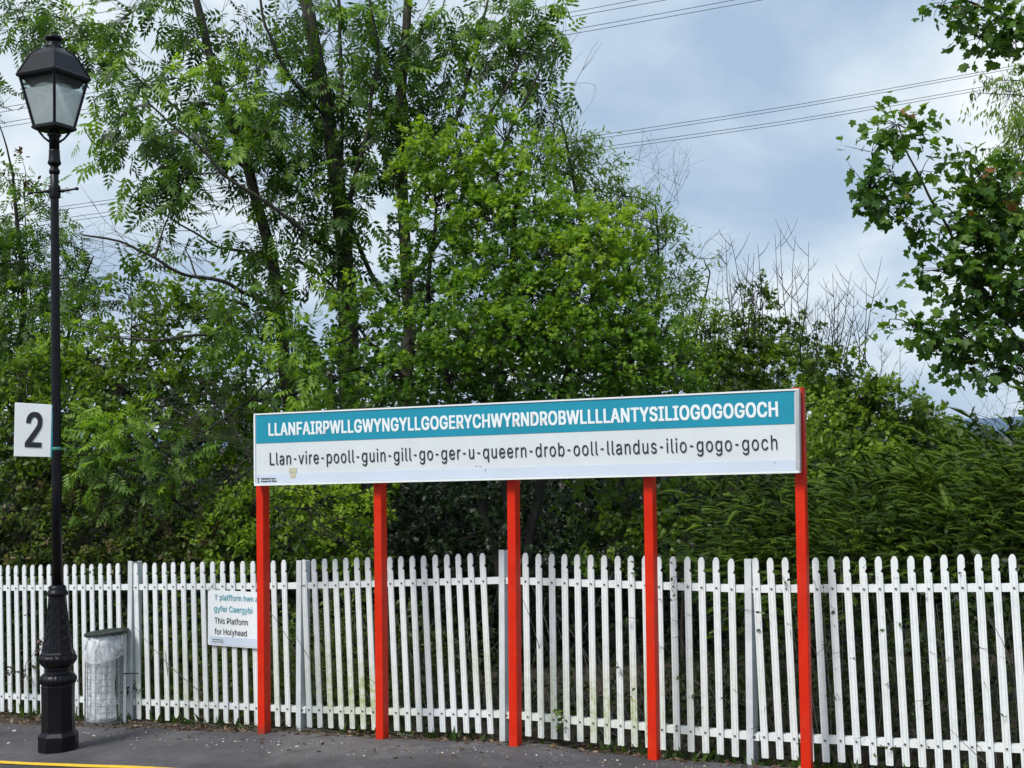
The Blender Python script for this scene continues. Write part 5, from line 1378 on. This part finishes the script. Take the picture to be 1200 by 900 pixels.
def bush(label, foot, Y, clumps, mat, kind, size, seed, cat='bush', name='bush', wood=None, droop=.3, extra=None, group=None, **kw):
    p = Plant(name, label, cat, foot, Y, wood or M_BARK2, mat, seed, group)
    p.limb([(foot[0], foot[1] - 120), (foot[0] + 5, min(c[1] for c in clumps) + 12)], .035, .008, from_foot=True)
    for px, py, rx, ry, cv, dY, tn in clumps:
        if kind == 'bough':
            p.clump(px, py, rx, ry, cv * .8, size * .6, 'spray', dY + .1, tn + .05, droop=.1, flat=1.0, tonevar=.18, twig=False)
        p.clump(px, py, rx, ry, cv * {'bough': 2.3, 'pinnate': 2.2}.get(kind, 1.25), size, kind, dY, tn + .12, droop=droop, **kw)
    if extra: extra(p)
    global total
    total += p.build(trunk='stem', crown='foliage')
    return p
bush('light green elder bush behind the lamp post, left of the station sign', (150, 720), 15.2,
     [(150, 345, 30, 18, 1.4, .2, .5), (190, 360, 34, 24, 2.6, .1, .6), (225, 375, 36, 26, 2.4, .1, .58), (160, 395, 40, 26, 2.8, 0, .55), (110, 420, 44, 26, 2.8, 0, .6), (190, 420, 40, 24, 2.4, 0, .55), (230, 430, 34, 24, 1.8, .1, .5),
      (140, 455, 50, 26, 2.8, -.2, .62), (200, 465, 44, 26, 2.4, -.2, .55), (90, 460, 46, 28, 2.8, -.1, .55), (250, 475, 36, 26, 1.6, 0, .55), (60, 430, 40, 26, 2.8, -.1, .6)], G_SHRUB, 'oval', .085, 31, upright=.3)
bush('bright leafy sapling growing in the gap left of the station sign', (285, 720), 15.6,
     [(270, 345, 34, 22, 1.6, .2, .7), (235, 350, 26, 18, 1.8, 0, .7), (290, 385, 26, 22, 1.6, .2, .6), (260, 400, 30, 22, 1.8, .1, .62), (215, 345, 24, 18, 1.6, .2, .65), (285, 440, 34, 26, 2.2, .1, .6), (275, 490, 38, 30, 2.2, .1, .6), (310, 520, 34, 30, 2.4, 0, .55), (240, 520, 44, 28, 2.4, 0, .55), (270, 560, 50, 28, 2.8, -.1, .6)], G_MAPLE, 'oval', .075, 32, name='sapling', upright=.3)
bush('dense green thicket behind the number two plate', (20, 740), 14.6,
     [(20, 440, 50, 28, 3, .2, .55), (10, 480, 50, 30, 3.2, 0, .5), (70, 490, 46, 28, 3.0, 0, .52), (25, 520, 54, 28, 3.2, -.1, .48), (90, 525, 50, 26, 3.2, -.1, .45), (15, 560, 50, 26, 3.0, -.1, .42), (-50, 500, 50, 60, 3, .2, .5)], G_SHRUB, 'oval', .075, 33)
bush('drooping ash sapling beside the lamp post above the fence', (150, 740), 14.2,
     [(140, 510, 44, 26, 2.4, -.1, .6), (120, 545, 40, 24, 2.4, -.1, .62), (165, 560, 38, 20, 2.0, -.2, .55), (200, 525, 38, 24, 2.0, 0, .5), (130, 500, 30, 18, 1.8, .1, .65)], G_ASH, 'pinnate', .19, 34, name='sapling', droop=.7)
bush('brown green bramble heap over the fence at the far left', (40, 760), 14.4,
     [(20, 600, 52, 26, 3.2, .0, .5), (80, 590, 48, 26, 3.2, .1, .52), (30, 635, 56, 26, 3.4, -.2, .48), (100, 630, 54, 26, 3.4, -.1, .52), (-40, 620, 50, 40, 3, 0, .5), (60, 665, 66, 22, 3.4, -.3, .45), (55, 560, 40, 22, 2.6, .2, .6)], G_BRAMBLE, 'oval', .07, 35, tonevar=.22,
     extra=lambda p: p.streamers(60, 610, 30, 60, 50, -.4, .004, (-170, -10)))
bush('bramble thicket with tangled stems behind the litter bin', (190, 760), 14.2,
     [(160, 595, 46, 24, 3.0, 0, .5), (215, 600, 46, 26, 3.0, .1, .48), (180, 635, 52, 26, 3.4, -.1, .5), (240, 640, 50, 24, 3.4, -.1, .6), (140, 660, 50, 22, 3.2, -.2, .46), (215, 668, 50, 20, 3.2, -.2, .5)], G_BRAMBLE, 'oval', .065, 36, tonevar=.22,
     extra=lambda p: p.streamers(200, 610, 36, 70, 50, -.4, .004, (-170, -10)))
bush('fresh green bush over the fence left of the first red post', (275, 760), 14.0,
     [(262, 622, 44, 24, 3.2, 0, .7), (300, 600, 40, 26, 3.0, .2, .5), (285, 650, 46, 22, 3.4, -.1, .65), (330, 640, 40, 24, 3.2, 0, .42), (255, 595, 36, 20, 2.6, .2, .6)], G_SHRUB, 'oval', .065, 37)
bush('yellow green bush under the left half of the station sign', (395, 760), 14.3,
     [(345, 585, 34, 20, 2.8, .1, .7), (380, 590, 40, 26, 3.2, 0, .85), (415, 600, 34, 28, 3.2, 0, .8), (400, 635, 40, 24, 3.2, -.1, .75), (425, 660, 30, 22, 3.0, -.1, .65), (370, 650, 34, 20, 2.8, -.1, .5), (430, 575, 26, 16, 2.4, .1, .6)], G_MAPLE, 'oval', .07, 38,
     extra=lambda p: p.streamers(370, 600, 20, 80, 30, -.5, .008, (20, 60)))
bush('dark ivy covered bush under the middle of the station sign', (520, 760), 14.9,
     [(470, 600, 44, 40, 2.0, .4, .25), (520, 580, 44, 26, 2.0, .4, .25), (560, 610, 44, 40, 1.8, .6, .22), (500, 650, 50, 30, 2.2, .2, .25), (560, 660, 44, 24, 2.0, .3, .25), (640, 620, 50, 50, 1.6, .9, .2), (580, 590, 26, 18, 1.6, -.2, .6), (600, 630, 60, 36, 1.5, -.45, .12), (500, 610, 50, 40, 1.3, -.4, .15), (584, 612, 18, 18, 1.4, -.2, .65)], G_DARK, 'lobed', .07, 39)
bush('dim green shrub behind the fence between the two right-hand red posts', (800, 780), 14.2,
     [(690, 600, 44, 34, 2.2, .6, .3), (740, 590, 44, 30, 2.6, .4, .4), (800, 590, 46, 30, 2.8, .2, .45), (720, 640, 50, 28, 2.6, .2, .35), (790, 635, 50, 28, 3.0, 0, .45), (850, 590, 40, 30, 2.6, .4, .35), (855, 560, 30, 18, 2.0, .3, .5)], G_SHRUB, 'lobed', .065, 40,
     extra=lambda p: (p.bare(845, 620, 70, 7, 24, -.2, .009), p.bare(860, 600, 50, 4, 10, -.2, .011)))

# --- scrub on the right, with dead shoots against the sky ------------------------------
def sc1(p):
    p.bare(875, 400, 130, 9, 30, 0, .010); p.bare(920, 420, 150, 7, 26, 0, .009); p.bare(850, 380, 70, 5, 16, 0, .006)
bush('tall hawthorn scrub with bare dead shoots above the right end of the sign', (880, 740), 16.2,
     [(862, 395, 34, 30, 2.0, .1, .42), (890, 365, 22, 34, 1.6, .1, .35), (880, 420, 44, 26, 3.0, 0, .5), (905, 400, 30, 30, 2.2, .1, .40), (855, 440, 40, 22, 2.8, -.1, .45), (915, 440, 44, 28, 3.2, -.1, .55), (830, 445, 30, 16, 2.6, -.1, .6), (940, 400, 24, 30, 1.8, .1, .35), (885, 340, 12, 18, 1.0, .1, .35)], G_SHRUB, 'lobed', .062, 41, extra=sc1, name='hawthorn')
def sc2(p):
    p.bare(990, 430, 125, 12, 34, 0, .009); p.bare(960, 420, 90, 5, 20, 0, .007); p.bare(1045, 470, 75, 6, 26, 0, .006)
bush('round green scrub with grey dead shoots right of the sign', (1000, 760), 15.8,
     [(955, 430, 30, 32, 2.6, .0, .40), (985, 440, 34, 28, 2.6, 0, .42), (965, 475, 44, 30, 3.2, -.2, .5), (1010, 470, 40, 28, 3.2, -.1, .5), (1050, 478, 42, 26, 3.2, 0, .42), (1090, 498, 30, 26, 3.0, .1, .40), (1030, 455, 28, 14, 2.4, .1, .45),
      (1000, 510, 50, 28, 3.4, -.3, .62), (1060, 515, 44, 26, 3.2, -.1, .55), (1100, 525, 36, 24, 3.0, -.1, .5), (965, 520, 40, 34, 3.4, -.3, .62)], G_SHRUB, 'lobed', .068, 42, extra=sc2)
bush('pale green bush pressed against the right-hand red post', (975, 780), 14.2,
     [(962, 500, 22, 34, 2.8, 0, .72), (975, 545, 34, 30, 3.2, 0, .75), (1010, 560, 40, 26, 3.2, .1, .70), (960, 585, 30, 24, 3.0, -.1, .62), (1040, 540, 30, 22, 2.8, .2, .6)], G_SHRUB, 'oval', .065, 43)
# --- cypress hedge behind the right part of the fence ----------------------------------
cy = [('feathery green cypress with swept fronds behind the last red post', (900, 800), 12.9, [(860, 630, 40, 26, 2.6, 0, .45), (900, 600, 44, 30, 2.8, .2, .5), (905, 640, 50, 28, 3.2, -.2, .55), (940, 610, 40, 34, 2.8, 0, .5), (870, 665, 56, 24, 3.2, -.4, .5), (935, 665, 50, 26, 3.4, -.5, .55)]),
      ('broad feathery cypress leaning over the fence right of the last red post', (1020, 820), 12.3, [(1000, 590, 46, 30, 3.0, .2, .5), (1050, 570, 46, 30, 3.0, .2, .5), (1010, 630, 54, 30, 3.6, -.3, .55), (1075, 610, 52, 34, 3.4, -.1, .5), (1060, 650, 56, 26, 3.6, -.6, .5), (985, 660, 44, 24, 3.4, -.7, .55)]),
      ('tall feathery cypress behind the fence at the right edge', (1150, 830), 11.9, [(1110, 545, 44, 24, 2.8, .3, .6), (1160, 520, 44, 26, 3.0, .3, .6), (1210, 510, 40, 30, 3.0, .3, .55), (1130, 585, 52, 30, 3.4, 0, .5), (1185, 570, 50, 34, 3.4, 0, .5), (1150, 630, 56, 32, 3.6, -.4, .45), (1215, 620, 44, 40, 3.4, -.2, .45), (1110, 655, 50, 22, 3.2, -.6, .5), (1190, 660, 50, 24, 3.2, -.6, .45), (1260, 560, 50, 60, 3, .2, .5), (1250, 660, 50, 60, 3, .0, .5)])]
for i, (lab, foot, Y, cl_) in enumerate(cy):
    cl_ = [(a + 8, b + (14 if b < 600 else 6) + (32 if a > 1040 and b < 600 else 0), c, d * .86, e, f_, g + .03 - .1 * (b > 600)) for a, b, c, d, e, f_, g in cl_]
    bush(lab, foot, Y, cl_, G_CON, 'bough', .225, 50 + i, name='cypress', droop=.05, flat=1.2, upright=.25, tonevar=.16,
         extra=(lambda p: (p.streamers(1180, 500, 10, 40, 16, .2, .003, (-130, -50)),)) if i == 2 else None)

bush('cypress beyond the right edge of the view behind the fence', (1420, 830), 11.4, [(1340, 590, 70, 50, 2, .2, .5), (1440, 600, 70, 60, 2, .2, .5), (1540, 600, 70, 60, 2, .2, .5), (1340, 690, 80, 50, 2, 0, .4), (1460, 700, 80, 50, 2, 0, .4), (1580, 700, 70, 50, 2, 0, .4)], G_CON, 'bough', .225, 58, name='cypress', droop=.05, flat=1.2, upright=.25)
bush('green bush beyond the left edge of the view behind the fence', (-130, 800), 14.4, [(-120, 560, 60, 50, 2.4, .2, .5), (-200, 600, 70, 60, 2.4, .2, .5), (-130, 650, 70, 40, 2.4, 0, .5), (-300, 620, 70, 70, 2.2, .2, .5), (-120, 470, 60, 40, 2, .3, .5)], G_SHRUB, 'oval', .085, 59)
# --- sycamore boughs at the right edge --------------------------------------------------
sy = Plant('sycamore_tree', 'sycamore whose lobed leaves reach in from the right edge of the sky', 'tree', (1330, 760), 13.2, M_BARK2, G_SYC, 61)
sy.limb([(1325, 640), (1300, 480), (1260, 330), (1240, 150), (1230, -40)], .20, .09, from_foot=True)
sy.limb([(1300, 520), (1240, 445), (1189, 397), (1163, 357), (1125, 299), (1088, 229), (1067, 187), (1052, 150)], .05, .010)
sy.limb([(1260, 470), (1200, 437), (1140, 425), (1088, 405), (1070, 385), (1045, 372)], .025, .006)
sy.limb([(1250, 330), (1200, 270), (1165, 230), (1145, 190)], .035, .008)
sy.limb([(1240, 60), (1190, 25), (1140, 5), (1100, -8)], .04, .010)
sy.limb([(1163, 357), (1110, 300), (1060, 265), (1020, 225)], .014, .006)
SY = [(1050, 145, 32, 18, 2.2, 0, .5), (1080, 158, 18, 14, 1.6, 0, .45), (1022, 178, 24, 10, 1.4, 0, .5), (1015, 215, 24, 16, 2.2, 0, .4), (1045, 200, 24, 14, 1.5, 0, .5), (1055, 240, 26, 18, 2.2, 0, .45), (1030, 240, 22, 12, 1.6, 0, .5), (1080, 200, 18, 12, 1.4, 0, .5),
      (1075, 272, 24, 14, 1.6, 0, .4), (1130, 190, 26, 12, 1.5, 0, .5), (1150, 205, 26, 16, 2.2, -.1, .45), (1178, 215, 30, 26, 2.8, -.1, .45), (1150, 245, 32, 22, 2.4, 0, .5), (1190, 265, 34, 32, 2.8, 0, .5), (1125, 270, 24, 16, 1.8, 0, .5), (1150, 290, 38, 24, 2.6, -.1, .4),
      (1110, 315, 30, 18, 2.2, 0, .42), (1145, 330, 38, 22, 2.6, -.1, .42), (1190, 330, 34, 32, 2.8, 0, .45), (1050, 366, 18, 6, 1.5, 0, .4), (1070, 378, 22, 8, 1.8, -.1, .4), (1095, 395, 26, 14, 2.2, 0, .4), (1130, 390, 34, 20, 2.4, 0, .5), (1175, 385, 36, 26, 2.6, 0, .45),
      (1120, 422, 34, 12, 1.9, 0, .45), (1160, 432, 34, 12, 1.8, 0, .4), (1195, 430, 20, 22, 1.8, 0, .4), (1200, 480, 8, 14, 1.4, 0, .45), (1042, 384, 6, 4, 1.5, 0, .4), (1105, 4, 22, 8, 1.8, 0, .5), (1140, 12, 30, 16, 2.4, 0, .4), (1175, 25, 28, 24, 2.4, 0, .42), (1150, 45, 24, 12, 1.5, 0, .55), (1190, 50, 20, 20, 2.0, 0, .45),
      (1235, 250, 30, 50, 2, .2, .45), (1235, 370, 40, 50, 2, .2, .45), (1240, 40, 40, 50, 2, .2, .45), (1310, 120, 50, 60, 1.2, .2, .45), (1320, 260, 60, 60, 1.2, .2, .45), (1380, 180, 50, 70, 1.1, .2, .45), (1340, 0, 70, 60, 1.2, .2, .45), (1360, 370, 60, 40, 1.2, .2, .45)]
syl = []
for px, py, rx, ry, cv, dY, tn in SY:
    sy.clump(px, py, rx, ry, cv * 2.2, .098, 'palmate', dY, tn + .14, droop=.45, flat=.7, tonevar=.18, perspray=4)
    syl.append(sy.last)
sy.parts = []
P_, A_, U_, S_, T_ = [np.concatenate([q[i] for q in syl]) for i in range(5)]
# the 300 leaves that show largest are parts of their own, the rest one mesh
rel = np.stack([P_[:, 0] / P_[:, 1] * 1500 + 600], 1)[:, 0]
cand = np.where(rel < 1195)[0]
front = cand[np.argsort(-(S_[cand] * np.abs(_norm(np.cross(np.cross(A_[cand], U_[cand]), A_[cand]))[:, 1]) / P_[cand, 1]) + .02 * RNG.random(len(cand)))][:290]
rest = np.setdiff1d(np.arange(len(P_)), front)
sy.parts.append(leaves_arrays('palmate', P_[rest], A_[rest], U_[rest], S_[rest], T_[rest]))
total += sy.build()
lm = {}
tv, tf = leaf_template('palmate')
for i in front:
    key = int(T_[i] * 7.99)
    if key not in lm:
        me = bpy.data.meshes.new('leaf'); me.from_pydata([tuple(v) for v in tv], [], tf)
        a = me.attributes.new('tone', 'FLOAT', 'FACE'); a.data.foreach_set('value', [(key + .5) / 8] * len(tf))
        me.materials.append(G_SYC); lm[key] = me
    o = bpy.data.objects.new('leaf', lm[key]); COL.objects.link(o); o.parent = sy.root
    A1 = Vector(A_[i]).normalized(); X1 = A1.cross(Vector(U_[i])).normalized(); Z1 = X1.cross(A1)
    o.matrix_local = Matrix.Translation(Vector(P_[i]) - sy.foot) @ (Matrix((X1, A1, Z1)).transposed().to_4x4() @ Matrix.Scale(float(S_[i]), 4))
w2 = Plant('weeping_willow', 'pale green weeping willow hanging behind the sycamore at the right edge', 'tree', (1290, 740), 17.5, M_BARK, G_WILLOW, 62)
w2.limb([(1285, 640), (1260, 300), (1230, 90), (1200, 40)], .12, .02, from_foot=True)
for px, py, rx, ry, cv, dY, tn in [(1185, 110, 18, 40, 1.8, 0, .75), (1195, 160, 16, 40, 2.2, 0, .8), (1180, 190, 16, 26, 1.4, 0, .75), (1165, 95, 18, 6, .7, 0, .6), (1175, 230, 20, 60, 1.4, .2, .7), (1230, 150, 30, 90, 2, .2, .7), (1150, 110, 12, 14, .5, 0, .6)]:
    w2.clump(px, py, rx, ry, cv, .10, 'narrow', dY, tn, droop=1.5, flat=.3)
total += w2.build()

# --- hedge, undergrowth and far wood that close the view behind --------------------------
def mass(name, label, cat, Y0, Y1, pxs, tops, bottom, cover, size, kind, mat, seed, tone=.4, stuff=True, group=None):
    """leafy mass whose top follows the given pixel line"""
    rng = np.random.default_rng(seed)
    Ym = (Y0 + Y1) / 2
    x0, x1 = pxs[0], pxs[-1]
    s = Ym / FPX
    area = {'oval': .34, 'lobed': .42, 'spray': .2, 'palmate': .68}[kind] * size * size
    W = (x1 - x0) * s; H = (bottom - min(tops)) * s
    n = int(cover * W * H / area)
    px = rng.uniform(x0, x1, n); py = rng.uniform(0, 1, n); Y = rng.uniform(Y0, Y1, n)
    top = np.interp(px, pxs, tops) + 6 * np.sin(px * .11 + seed) + 5 * np.sin(px * .31 + Y) + 7 * np.sin(px * .047 + Y * 2)
    yy = top + (bottom - top) * py ** 1.15
    M = np.array(CM)
    d = np.stack([(px - CX) / FPX, -(yy - CY) / FPX, -np.ones(n)], 1) @ M.T
    P = np.array([0, 0, CAMZ]) + d * (Y / d[:, 1])[:, None]
    A = rng.normal(0, .6, (n, 3)) + np.array([0, -.5, .1]); U = rng.normal(0, .5, (n, 3)) + np.array([0, -.4, .8])
    cl = .5 * np.sin(P[:, 0] * 3.1 + seed) * np.sin(P[:, 2] * 4.3 + P[:, 1])
    T = np.clip(tone + .15 * cl + rng.normal(0, .13, n), 0, 1)
    v, l, st, t, tn = leaves_arrays(kind, P, A, U, size * (.6 + .7 * rng.random(n)), T)
    o = np_mesh(name, v, l, st, t, mat, None, tone=tn)
    tag(o, label, cat, kind='stuff')
    global total
    total += len(t)
    return o
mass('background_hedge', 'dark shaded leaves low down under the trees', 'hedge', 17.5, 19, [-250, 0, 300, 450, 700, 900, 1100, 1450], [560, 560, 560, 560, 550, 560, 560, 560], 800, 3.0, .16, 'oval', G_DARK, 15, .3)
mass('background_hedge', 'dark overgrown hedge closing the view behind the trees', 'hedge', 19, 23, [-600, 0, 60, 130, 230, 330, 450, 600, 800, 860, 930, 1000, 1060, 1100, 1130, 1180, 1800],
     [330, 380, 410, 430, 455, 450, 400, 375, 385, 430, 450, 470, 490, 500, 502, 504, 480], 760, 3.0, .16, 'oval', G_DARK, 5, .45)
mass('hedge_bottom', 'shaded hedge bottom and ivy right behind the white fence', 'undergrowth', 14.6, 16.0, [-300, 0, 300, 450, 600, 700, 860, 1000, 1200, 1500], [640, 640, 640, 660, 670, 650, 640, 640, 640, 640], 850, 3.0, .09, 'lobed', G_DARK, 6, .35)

# undergrowth between fence and trees, laid out along the fence
def undergrowth():
    rng = np.random.default_rng(77)
    n = 52000
    s = rng.uniform(-6, 17, n)
    back = rng.uniform(0.18, 2.1, n) ** 1.0
    ztop = np.interp(s, [-6, 1.3, 3.0, 4.6, 5.4, 6.0, 7.2, 9.5, 17], [.9, 1.5, 1.6, 1.2, .5, .5, .9, 1.7, 1.8]) * (1 - .1 * back) * (.75 + .25 * np.sin(s * 5.3) * np.sin(s * 2.1))
    z = rng.random(n) ** 1.2 * np.maximum(.15, ztop)
    gz = zsoil(s)
    P = np.stack([F0.x + FD.x * s - FN.x * back, F0.y + FD.y * s - FN.y * back, gz + z], 1)
    keep = rng.random(n) < np.interp(s, [-6, 4.4, 5.2, 6.4, 7.4, 17], [1, 1, .25, .2, .7, 1])
    P = P[keep]; n = len(P); s = s[keep]
    T = np.clip(np.interp(s, [-6, 1, 2.5, 4, 5, 6.5, 8, 17], [.25, .5, .8, .6, .12, .12, .2, .2]) + rng.normal(0, .16, n), 0, 1)
    v = leaves_arrays('oval', P, rng.normal(0, .6, (n, 3)) + [0, -.2, .2], rng.normal(0, .5, (n, 3)) + [0, -.4, .8], .06 * (.6 + .8 * rng.random(n)), T)
    o = np_mesh('undergrowth', *v[:4], G_BRAMBLE, None, tone=v[4])
    tag(o, 'low brambles and weeds growing between the white fence and the trees', 'undergrowth', kind='stuff')
    # bare stems
    polys = []
    for i in range(420):
        s0 = rng.uniform(-5, 15); b = rng.uniform(.12, 1.5)
        p = np.array([*from_sn(s0, -b), float(zsoil(s0))])
        e = p + np.array([rng.normal(0, .35), rng.normal(0, .2), rng.uniform(.3, 1.5)])
        polys.append((curve_pts([p, (p + e) / 2 + rng.normal(0, .1, 3), e], 6, .02, rng), np.linspace(.006, .002, 6)))
    o = tubes_obj('bramble_stems', polys, M_DEAD, None, 3)
    tag(o, 'thin bare stems standing behind the pales of the white fence', 'undergrowth', kind='stuff')
    # twigs and small leaves that poke through the fence on the right
    polys, P2 = [], []
    for i in range(190):
        s0 = rng.choice([rng.uniform(6.9, 12.5), rng.uniform(-.4, 1.4)], p=[.88, .12]); z0 = rng.uniform(.15, 1.55)
        p = np.array([*from_sn(s0, -.06), float(zsoil(s0)) + z0])
        e = np.array([*from_sn(s0 + rng.normal(0, .09), rng.uniform(.02, .06)), float(zsoil(s0)) + z0 + rng.normal(0, .05)])
        Q = curve_pts([p, (p + e) / 2 + rng.normal(0, .015, 3), e], 5, .006, rng)
        polys.append((Q, np.linspace(.0028, .0014, 5)))
        for k in range(rng.integers(0, 3)): P2.append(Q[rng.integers(2, 5)])
    o = tubes_obj('hedge_sprigs', polys, M_BARK2, None, 3)
    tag(o, 'fine twigs poking out between the pales at the right of the fence', 'twigs', kind='stuff')
    P2 = np.array(P2); m = len(P2)
    v = leaves_arrays('oval', P2, rng.normal(0, .6, (m, 3)), rng.normal(0, .5, (m, 3)) + [0, -.7, .5], .035 * (.6 + .8 * rng.random(m)), rng.random(m) * .6)
    tag(np_mesh('sprig_leaves', *v[:4], G_CON, None, tone=v[4]), 'tiny hedge leaves poking out between the pales of the fence', 'leaves', kind='stuff')
undergrowth()

# litter, weeds and stones along the foot of the fence
def litter():
    rng = np.random.default_rng(88)
    n = 14000
    s = rng.uniform(-5, 13, n); nn = rng.uniform(-.25, 1.1, n)
    pos = np.stack([F0.x + FD.x * s + FN.x * nn, F0.y + FD.y * s + FN.y * nn, zsoil(s) + rng.random(n) ** 2 * .035], 1)
    st = (pos[:, :2] - np.array(SL)) @ np.array(SN)
    keep = (st < -.06 + .05 * rng.random(n)) | (rng.random(n) < .035)
    pos = pos[keep]; st = st[keep]; pos[st > -.12, 2] = zg_np(s[keep][st > -.12]) + .004
    m = len(pos)
    v = leaves_arrays('oval', pos, np.stack([rng.normal(0, 1, m), rng.normal(0, 1, m), rng.normal(0, .25, m)], 1), rng.normal(0, .35, (m, 3)) + [0, 0, 1], .05 * (.5 + .8 * rng.random(m)), rng.random(m) ** 1.5)
    tag(np_mesh('leaf_litter', *v[:4], M_LITTER, None, tone=v[4]), 'brown dead leaves along the foot of the white fence', 'leaf litter', kind='stuff')
    polys = []
    for i in range(500):
        s0 = rng.uniform(-5, 13); n0 = rng.uniform(-.2, .33)
        p = np.array([*from_sn(s0, n0), float(zsoil(s0)) + .01]); a = rng.uniform(0, 6.28); L = rng.uniform(.08, .3)
        e = p + np.array([math.cos(a) * L, math.sin(a) * L, rng.uniform(-.01, .04)])
        polys.append((curve_pts([p, (p + e) / 2 + [0, 0, .012], e], 4, .008, rng), [.003, .003, .0025, .002]))
    tag(tubes_obj('fallen_twigs', polys, M_DEAD, None, 3), 'thin fallen twigs lying along the foot of the fence', 'twigs', kind='stuff')
    # weeds
    k = 900
    cs = rng.choice(np.array([-.8, .6, 1.15, 2.6, 5.0, 7.4, 8.2, 9.0, 10.2, 11.5]), k) + rng.normal(0, .45, k)
    nn = rng.uniform(-.1, .12, k)
    P = np.stack([F0.x + FD.x * cs + FN.x * nn, F0.y + FD.y * cs + FN.y * nn, zsoil(cs)], 1)
    v = leaves_arrays('narrow', P, rng.normal(0, .45, (k, 3)) + [0, 0, .7], rng.normal(0, 1, (k, 3)), rng.uniform(.05, .16, k), rng.random(k) * .5)
    tag(np_mesh('weeds', *v[:4], G_SHRUB, None, tone=v[4]), 'tufts of grass and weeds along the foot of the fence', 'weeds', kind='stuff')
    # pale stones and fallen petals on the asphalt
    bm = bmesh.new()
    for i in range(260):
        px = rng.uniform(-10, 930)
        base = np.interp(px, [0, 150, 309, 448, 604, 769, 900], [851, 857, 864, 871, 878, 892, 902])
        py = base + abs(rng.normal(0, 9)) + .5
        if py > 905: continue
        q = ground_hit(px, py)
        r = float(rng.choice([.003, .004, .006, .009, .015], p=[.35, .3, .2, .11, .04])) * rng.uniform(.8, 1.2)
        mm = Matrix.Translation((q.x, q.y, q.z + .006 * noise.noise(Vector((q.x * 1.7, q.y * 1.7, 0))) + r * .35)) @ Matrix.Rotation(rng.uniform(0, 6), 4, 'Z') @ Matrix.Diagonal((1.4, 1, .6, 1))
        bmesh.ops.create_icosphere(bm, subdivisions=1, radius=r, matrix=mm)
    o = bm_obj('pebbles', bm, M_STONE)
    tag(o, 'small pale stones scattered on the asphalt in front of the fence', 'pebbles', kind='stuff')
litter()
# ivy sprigs on the pales left of the lamp
iv = Plant('ivy_sprig', 'dead brown ivy sprig clinging to the pales left of the lamp post', 'ivy', (20, 815), 13.3, M_BARK2, G_BROWN, 71)
iv.limb([(24, 830), (26, 800), (32, 775), (44, 760)], .008, .004)
iv.clump(24, 787, 12, 9, 1.2, .035, 'oval', -.08, .2, depth=.06); iv.clump(47, 755, 8, 7, 1.3, .035, 'oval', -.15, .15, depth=.05)
iv.build(trunk='stem', crown='foliage')
iv = Plant('ivy_sprig', 'green ivy climbing the grey fence post beside the litter bin', 'ivy', (157, 830), 12.75, M_BARK2, G_SHRUB, 72)
iv.limb([(155, 845), (154, 820), (157, 800)], .006, .003)
iv.clump(156, 803, 5, 16, 1.5, .035, 'oval', -.02, .3, depth=.05)
iv.build(trunk='stem', crown='foliage')
iv = Plant('ivy_sprig', 'green ivy leaves on the bottom rail between the third and fourth red posts', 'ivy', (659, 860), 10.6, M_BARK2, G_SHRUB, 73)
iv.limb([(662, 858), (659, 842)], .004, .003)
iv.clump(658, 836, 8, 4, 1.2, .04, 'lobed', -.12, .6, depth=.04)
iv.build(trunk='stem', crown='foliage')
print('foliage faces', total)
